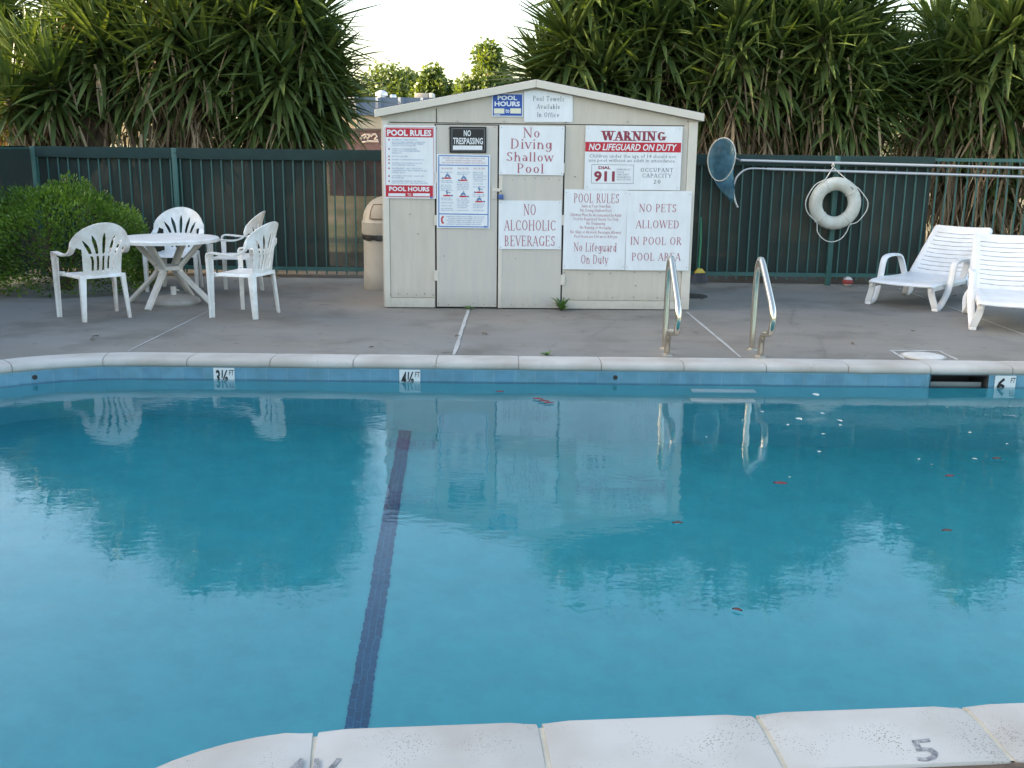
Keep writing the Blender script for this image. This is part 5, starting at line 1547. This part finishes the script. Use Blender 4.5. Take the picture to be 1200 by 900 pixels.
yucca('yucca with rust coloured dead leaves down to the ground behind the loungers', (1120, Y0 + .5), [(1085, 120, Y0 + .5, .8), (1130, 165, Y0 + .3, .6), (1180, 180, Y0 + .3, .6), (1105, 180, Y0 + .4, .5), (1160, 210, Y0 + .2, .5), (1215, 190, Y0 + .3, .6)], 10, 4.0)

# shrub in the corner
lm = leaf_mat('shrub_leaf', (.032, .085, .009), (.19, .30, .04), .3, .5, (1.6, 1.7, .6, 1))
sp = P(62, 347)
sh = thing('shrub', 'rounded bright green shrub in the left corner behind the stained chair', 'shrub', Vector((sp.x - .06, sp.y + .5, 0)))
rng = random.Random(21)
cr = MB(); st = MB()
lobes = []
def shrub_r(d):
    n = noise.noise(d * 2.1 + Vector((3, 1, 7))) * .16 + noise.noise(d * 5.0) * .09 + noise.noise(d * 10.0) * .05
    return 1 + n
for i in range(26000):
    d = Vector((rng.gauss(0, 1), rng.gauss(0, 1), rng.gauss(0, 1))).normalized()
    if d.z < -.45: continue
    k = shrub_r(d) * (1 - abs(rng.gauss(0, .10)))
    p = Vector((d.x * .90 * k, d.y * .66 * k, .36 + d.z * .80 * k))
    if d.z < 0:
        hh = max(.3, sqrt(d.x * d.x + d.y * d.y)); p.x /= hh; p.y /= hh
    if p.z < .02: p.z = rng.uniform(.02, .2)
    o = (d + Vector((rng.uniform(-.8, .8), rng.uniform(-.8, .8), rng.uniform(-.2, 1.0)))).normalized()
    s = o.cross(Vector((rng.uniform(-1, 1), rng.uniform(-1, 1), rng.uniform(-1, 1)))).normalized()
    L = rng.uniform(.03, .055); ww = L * .22
    tint = min(1, max(.02, .35 + .5 * noise.noise(p * 3.2) + rng.gauss(.1, .18)))
    cr.add([p - s * ww * .4, p + o * L * .5 - s * ww, p + o * L, p + o * L * .5 + s * ww], [(0, 1, 2, 3)], 0, tint)
for i in range(26):
    a = rng.uniform(0, 2 * pi); r = rng.uniform(.3, .75)
    st.tube([(.05 * cos(a), .05 * sin(a), 0), (.4 * r * cos(a), .4 * r * sin(a), .3), (r * cos(a), .8 * r * sin(a), rng.uniform(.35, .8))], [.016, .011, .004], 6)
cr.build('crown', lm, sh, angle=180)
st.build('stem', mat('shrub_stem', (.10, .07, .045), .9), sh)

# weeds
wm = leaf_mat('weed_leaf', (.05, .11, .03), (.12, .22, .06), .2, .5, (1.4, 1.5, .6, 1))
def weed(pos, label, n, L, wd, seed, up=.9):
    rng = random.Random(seed); b = MB()
    root = thing('weed', label, 'weed', pos)
    for i in range(n):
        a = i * 2.4 + rng.uniform(-.4, .4); u = rng.uniform(.3, up)
        sword(b, (0, 0, 0), Vector((cos(a), sin(a) * .8 - .15, u * 1.5)), L * rng.uniform(.5, 1.1), wd * rng.uniform(.7, 1.2), .7, rng.uniform(.1, 1), rng, 4)
    b.build('leaf_rosette', wm, root, angle=180)
weed(P(658, 363.5), 'leafy green weed at the foot of the right shed door', 16, .17, .045, 1, 1.4)
weed(P(550, 362.5), 'flat tuft of weed in the joint under the left shed door', 14, .08, .018, 2, .4)
weed(P(640.5, 416.5), 'tiny green weed growing behind the far coping', 12, .06, .02, 3, .7)

# ------------------------------------------------------------------ buildings and trees beyond the fence
BY = 42.0
def at(px, py, Y=BY): return VY(px, py, Y)
blue_m = mat('blue_metal', lin(84, 102, 128), .5, var=.12, vscale=.8)
bw = thing('warehouse', 'long low beige building with blue grey metal fascia beyond the fence', 'building', (at(418, 170).x, BY, -.02))
x0 = 0; x1 = at(640, 170).x - at(418, 170).x
zt, zm = at(470, 113.5).z, at(470, 135).z
b = MB(); b.box(x0, x1, .15, 12, 0, zm + .02); b.build('wall', mat('beige_block', lin(168, 160, 146), .85, var=.1, vscale=1.2), bw, smooth=False)
b = MB(); v = []; f = []; n = int((x1 - x0) / .11)
for i in range(n + 1):
    x = x0 + (x1 - x0) * i / n; y = -.05 if (i % 8) in (0, 1) else 0.0
    v += [(x, y, zm), (x, y, zt)]
for i in range(n): f.append((2 * i, 2 * i + 2, 2 * i + 3, 2 * i + 1))
b.add(v, f); b.box(x0, x1, .002, 12, zt - .06, zt); b.box(x0, x0 + .1, .002, 12, zm, zt - .06); b.build('fascia', blue_m, bw, smooth=False)
for px_, wd, hh in ((493, 22, 7),):
    q = at(px_, 113).x - at(418, 113).x; s = BY / 1200
    b = MB(); b.box(q - wd / 2 * s, q + wd / 4 * s, 2, 3, zt, zt + hh * s * 1.1); b.build('roof_unit', mat('unit_grey', lin(170, 160, 148), .6), bw, bevel=.03)
    b = MB(); b.box(q + wd / 4 * s + .02, q + wd / 2 * s, 2, 3, zt, zt + hh * s * 1.15); b.build('roof_unit', mat('unit_pale', lin(214, 206, 190), .6), bw, bevel=.03)
for px_ in (441, 455):
    q = at(px_, 113).x - at(418, 113).x
    b = MB(); k = 1.0 if px_ == 441 else .55
    b.lathe([(.16, zt), (.16, zt + .12 * k), (.26 * k, zt + .14 * k), (.26 * k, zt + .26 * k), (.10, zt + .36 * k)], (q, 2, 0), n=16); b.build('roof_vent', mat('vent_metal', (.7, .7, .72), .3, metal=.6), bw)
b2 = thing('annex_building', 'small beige annex with a low grey roof left of the blue fascia', 'building', (at(395, 170).x, BY + 2, -.02))
xw = at(419, 170, BY + 2).x - at(380, 170, BY + 2).x
b = MB(); b.box(-2.5, xw - .65, 0, 6, 0, at(410, 130, BY + 2).z); b.build('wall', mat('annex_wall', lin(168, 160, 146), .85), b2, smooth=False)
b = MB(); z_ = at(410, 130, BY + 2).z; b.add([(-2.8, -.4, z_), (xw - .4, -.4, z_), (xw - .4, 6.4, z_), (-2.8, 6.4, z_), (-1.8, 3, z_ + .75), (xw - 1.2, 3, z_ + .75)], [(0, 1, 5, 4), (1, 2, 5), (2, 3, 4, 5), (3, 0, 4), (3, 2, 1, 0)]); b.build('roof', mat('annex_roof', lin(120, 116, 112), .8), b2, smooth=False)
MY = 34.0
mw_ = thing('brick_wall', 'low mauve brick wall with pale scrawled lettering beyond the fence', 'wall', (at(385, 170, MY).x, MY, -.02))
zz_ = at(430, 152.5, MY).z
b = MB(); b.box(0, at(640, 170, MY).x - at(385, 170, MY).x, 0, .22, 0, zz_); b.build('wall', mat('mauve_brick', lin(122, 94, 92), .9, var=.25, vscale=6, bump=.4, bscale=12), mw_, smooth=False)
b = MB(); b.box(-.05, at(640, 170, MY).x - at(385, 170, MY).x + .05, -.06, .28, zz_, zz_ + .07); b.build('cap', mat('wall_cap', lin(96, 84, 82), .9), mw_, smooth=False)
b = MB(); ox = at(385, 170, MY)
for pts in (((422, 165), (424, 160), (428, 157.5), (433, 158), (436, 160)), ((426, 163), (429, 159.5), (431, 163), (433, 159.5)), ((436, 158), (440, 157), (442, 160), (439, 163), (443, 164)), ((423, 167), (432, 165.5), (444, 166))):
    b.tube([Vector((at(px, py, MY).x - ox.x, -.012, at(px, py, MY).z + .02)) for px, py in pts], .035, 6)
b.build('scrawl', mat('chalk_paint', lin(206, 188, 176), .8), mw_)

tl = leaf_mat('tree_leaf', (.035, .070, .014), (.10, .145, .032), .34, .5, (2.0, 1.8, .5, 1))
def tree(label, px, Y, ztop, zbot, rad, seed, n=9000, leaf=.27, narrow=1.0, gap=.0):
    rng = random.Random(seed)
    base = Vector((VY(px, 170, Y).x, Y, -.02)); H = ztop
    root = thing('leafy_tree', label, 'tree', base, 0, 'trees beyond the fence')
    tk = MB(); cr = MB()
    tk.tube(smooth_path([(0, 0, 0), (.1, 0, H * .3), (0, .1, H * .62), (.05, 0, H * .9)], 4), [.30 - .02 * i for i in range(13)], 9)
    cl = []
    for i in range(30):
        t = rng.random() ** .8
        z = zbot + (H - zbot) * t
        prof = sin(pi * min(1, .18 + .80 * t)) ** .7 if narrow >= 1 else (1 - t) ** .7 * .95 + .08
        a = rng.uniform(0, 2 * pi); r = rad * prof * sqrt(rng.uniform(.15, 1))
        c = Vector((r * cos(a), r * sin(a), z)); s = rad * rng.uniform(.22, .40) * (1 if narrow >= 1 else .75)
        cl.append((c, s, rng.uniform(-.15, .15)))
        st_ = Vector((0, .05, max(.25 * H, z - r * .8)))
        tk.tube([st_, st_.lerp(c, .5) + Vector((0, 0, .1)), c], [.10, .06, .02], 6)
    for c, s, tn in cl:
        for j in range(n // 30):
            d = Vector((rng.gauss(0, 1), rng.gauss(0, 1), rng.gauss(0, 1))).normalized()
            p = c + d * s * rng.uniform(.35, 1.08) * Vector((1, 1, .8)).length / 1.6
            o = Vector((rng.gauss(0, 1), rng.gauss(0, 1), rng.gauss(0, .6))).normalized(); q = o.cross(Vector((rng.gauss(0, 1), rng.gauss(0, 1), rng.gauss(0, 1)))).normalized()
            L = leaf * rng.uniform(.6, 1.2)
            cr.add([p, p + o * L * .5 - q * L * .3, p + o * L, p + o * L * .5 + q * L * .3], [(0, 1, 2, 3)], 0, min(1, max(.02, .5 + tn + rng.gauss(0, .2))))
    tk.build('trunk', mat('bark', (.08, .06, .045), .9) if 'bark' not in bpy.data.materials else bpy.data.materials['bark'], root)
    cr.build('crown', tl, root, angle=180)
TY = 62
zp = lambda py, Y=TY: VY(500, py, Y).z
tree('rounded green tree rising behind the roof vents', 448, TY, zp(94), 2.0, 2.9, 31)
tree('broad green tree behind the grey roof units', 478, TY + 3, zp(98, TY + 3), 2.0, 2.6, 32)
tree('pointed tree at the right end of the blue fascia', 505, TY - 2, zp(84, TY - 2), 1.8, 2.2, 33, narrow=.6)
tree('tall airy yellow green tree behind the shed roof peak', 572, TY - 8, zp(60, TY - 8), 1.8, 2.3, 34, n=9000, narrow=.6)
tree('small tree left of the blue fascia behind the yucca tips', 412, TY + 2, zp(100), 2.0, 1.6, 35, n=6000)
tree('wide low tree behind the right side of the sky gap', 596, TY, zp(96), 2.0, 2.0, 36)

# ------------------------------------------------------------------ building added on the left, out of the picture, to keep low sun off the pool
def sun_blocker(label, y0, y1):
    mo = thing('unseen_sun_blocker', label, 'building', (-15.5, y0, -.02))
    Ln = y1 - y0
    b = MB(); b.box(-9, 0, 0, Ln, 0, 5.6); b.build('wall', mat('blocker_wall', lin(190, 176, 150), .85, var=.08, vscale=1) if 'blocker_wall' not in bpy.data.materials else bpy.data.materials['blocker_wall'], mo, smooth=False)
    b = MB(); b.box(-9.5, .5, -.2, Ln + .2, 5.602, 5.85); b.build('roof', mat('blocker_roof', lin(96, 88, 82), .9) if 'blocker_roof' not in bpy.data.materials else bpy.data.materials['blocker_roof'], mo, smooth=False)
    for k in range(int(Ln / 4.2)):
        for lvl in (0, 1):
            w_ = MB(); w_.box(.003, .05, 1.4 + k * 4.2, 3.2 + k * 4.2, .9 + lvl * 2.8, 2.2 + lvl * 2.8); wo = w_.build('window', mat('blocker_frame', (.6, .6, .58), .5) if 'blocker_frame' not in bpy.data.materials else bpy.data.materials['blocker_frame'], mo, smooth=False)
            w_ = MB(); w_.box(.052, .056, 1.5 + k * 4.2, 3.1 + k * 4.2, 1.0 + lvl * 2.8, 2.1 + lvl * 2.8); w_.build('pane', mat('blocker_glass', (.05, .06, .07), .08) if 'blocker_glass' not in bpy.data.materials else bpy.data.materials['blocker_glass'], wo, smooth=False)
            w_ = MB(); w_.box(.003, .045, .3 + k * 4.2, 1.2 + k * 4.2, .02 + lvl * 2.8, 2.1 + lvl * 2.8); w_.build('door', mat('blocker_door', lin(90, 120, 124), .5) if 'blocker_door' not in bpy.data.materials else bpy.data.materials['blocker_door'], mo, smooth=False)
sun_blocker('unseen two storey beige block added on the left to shade the pool', -16, 12.9)
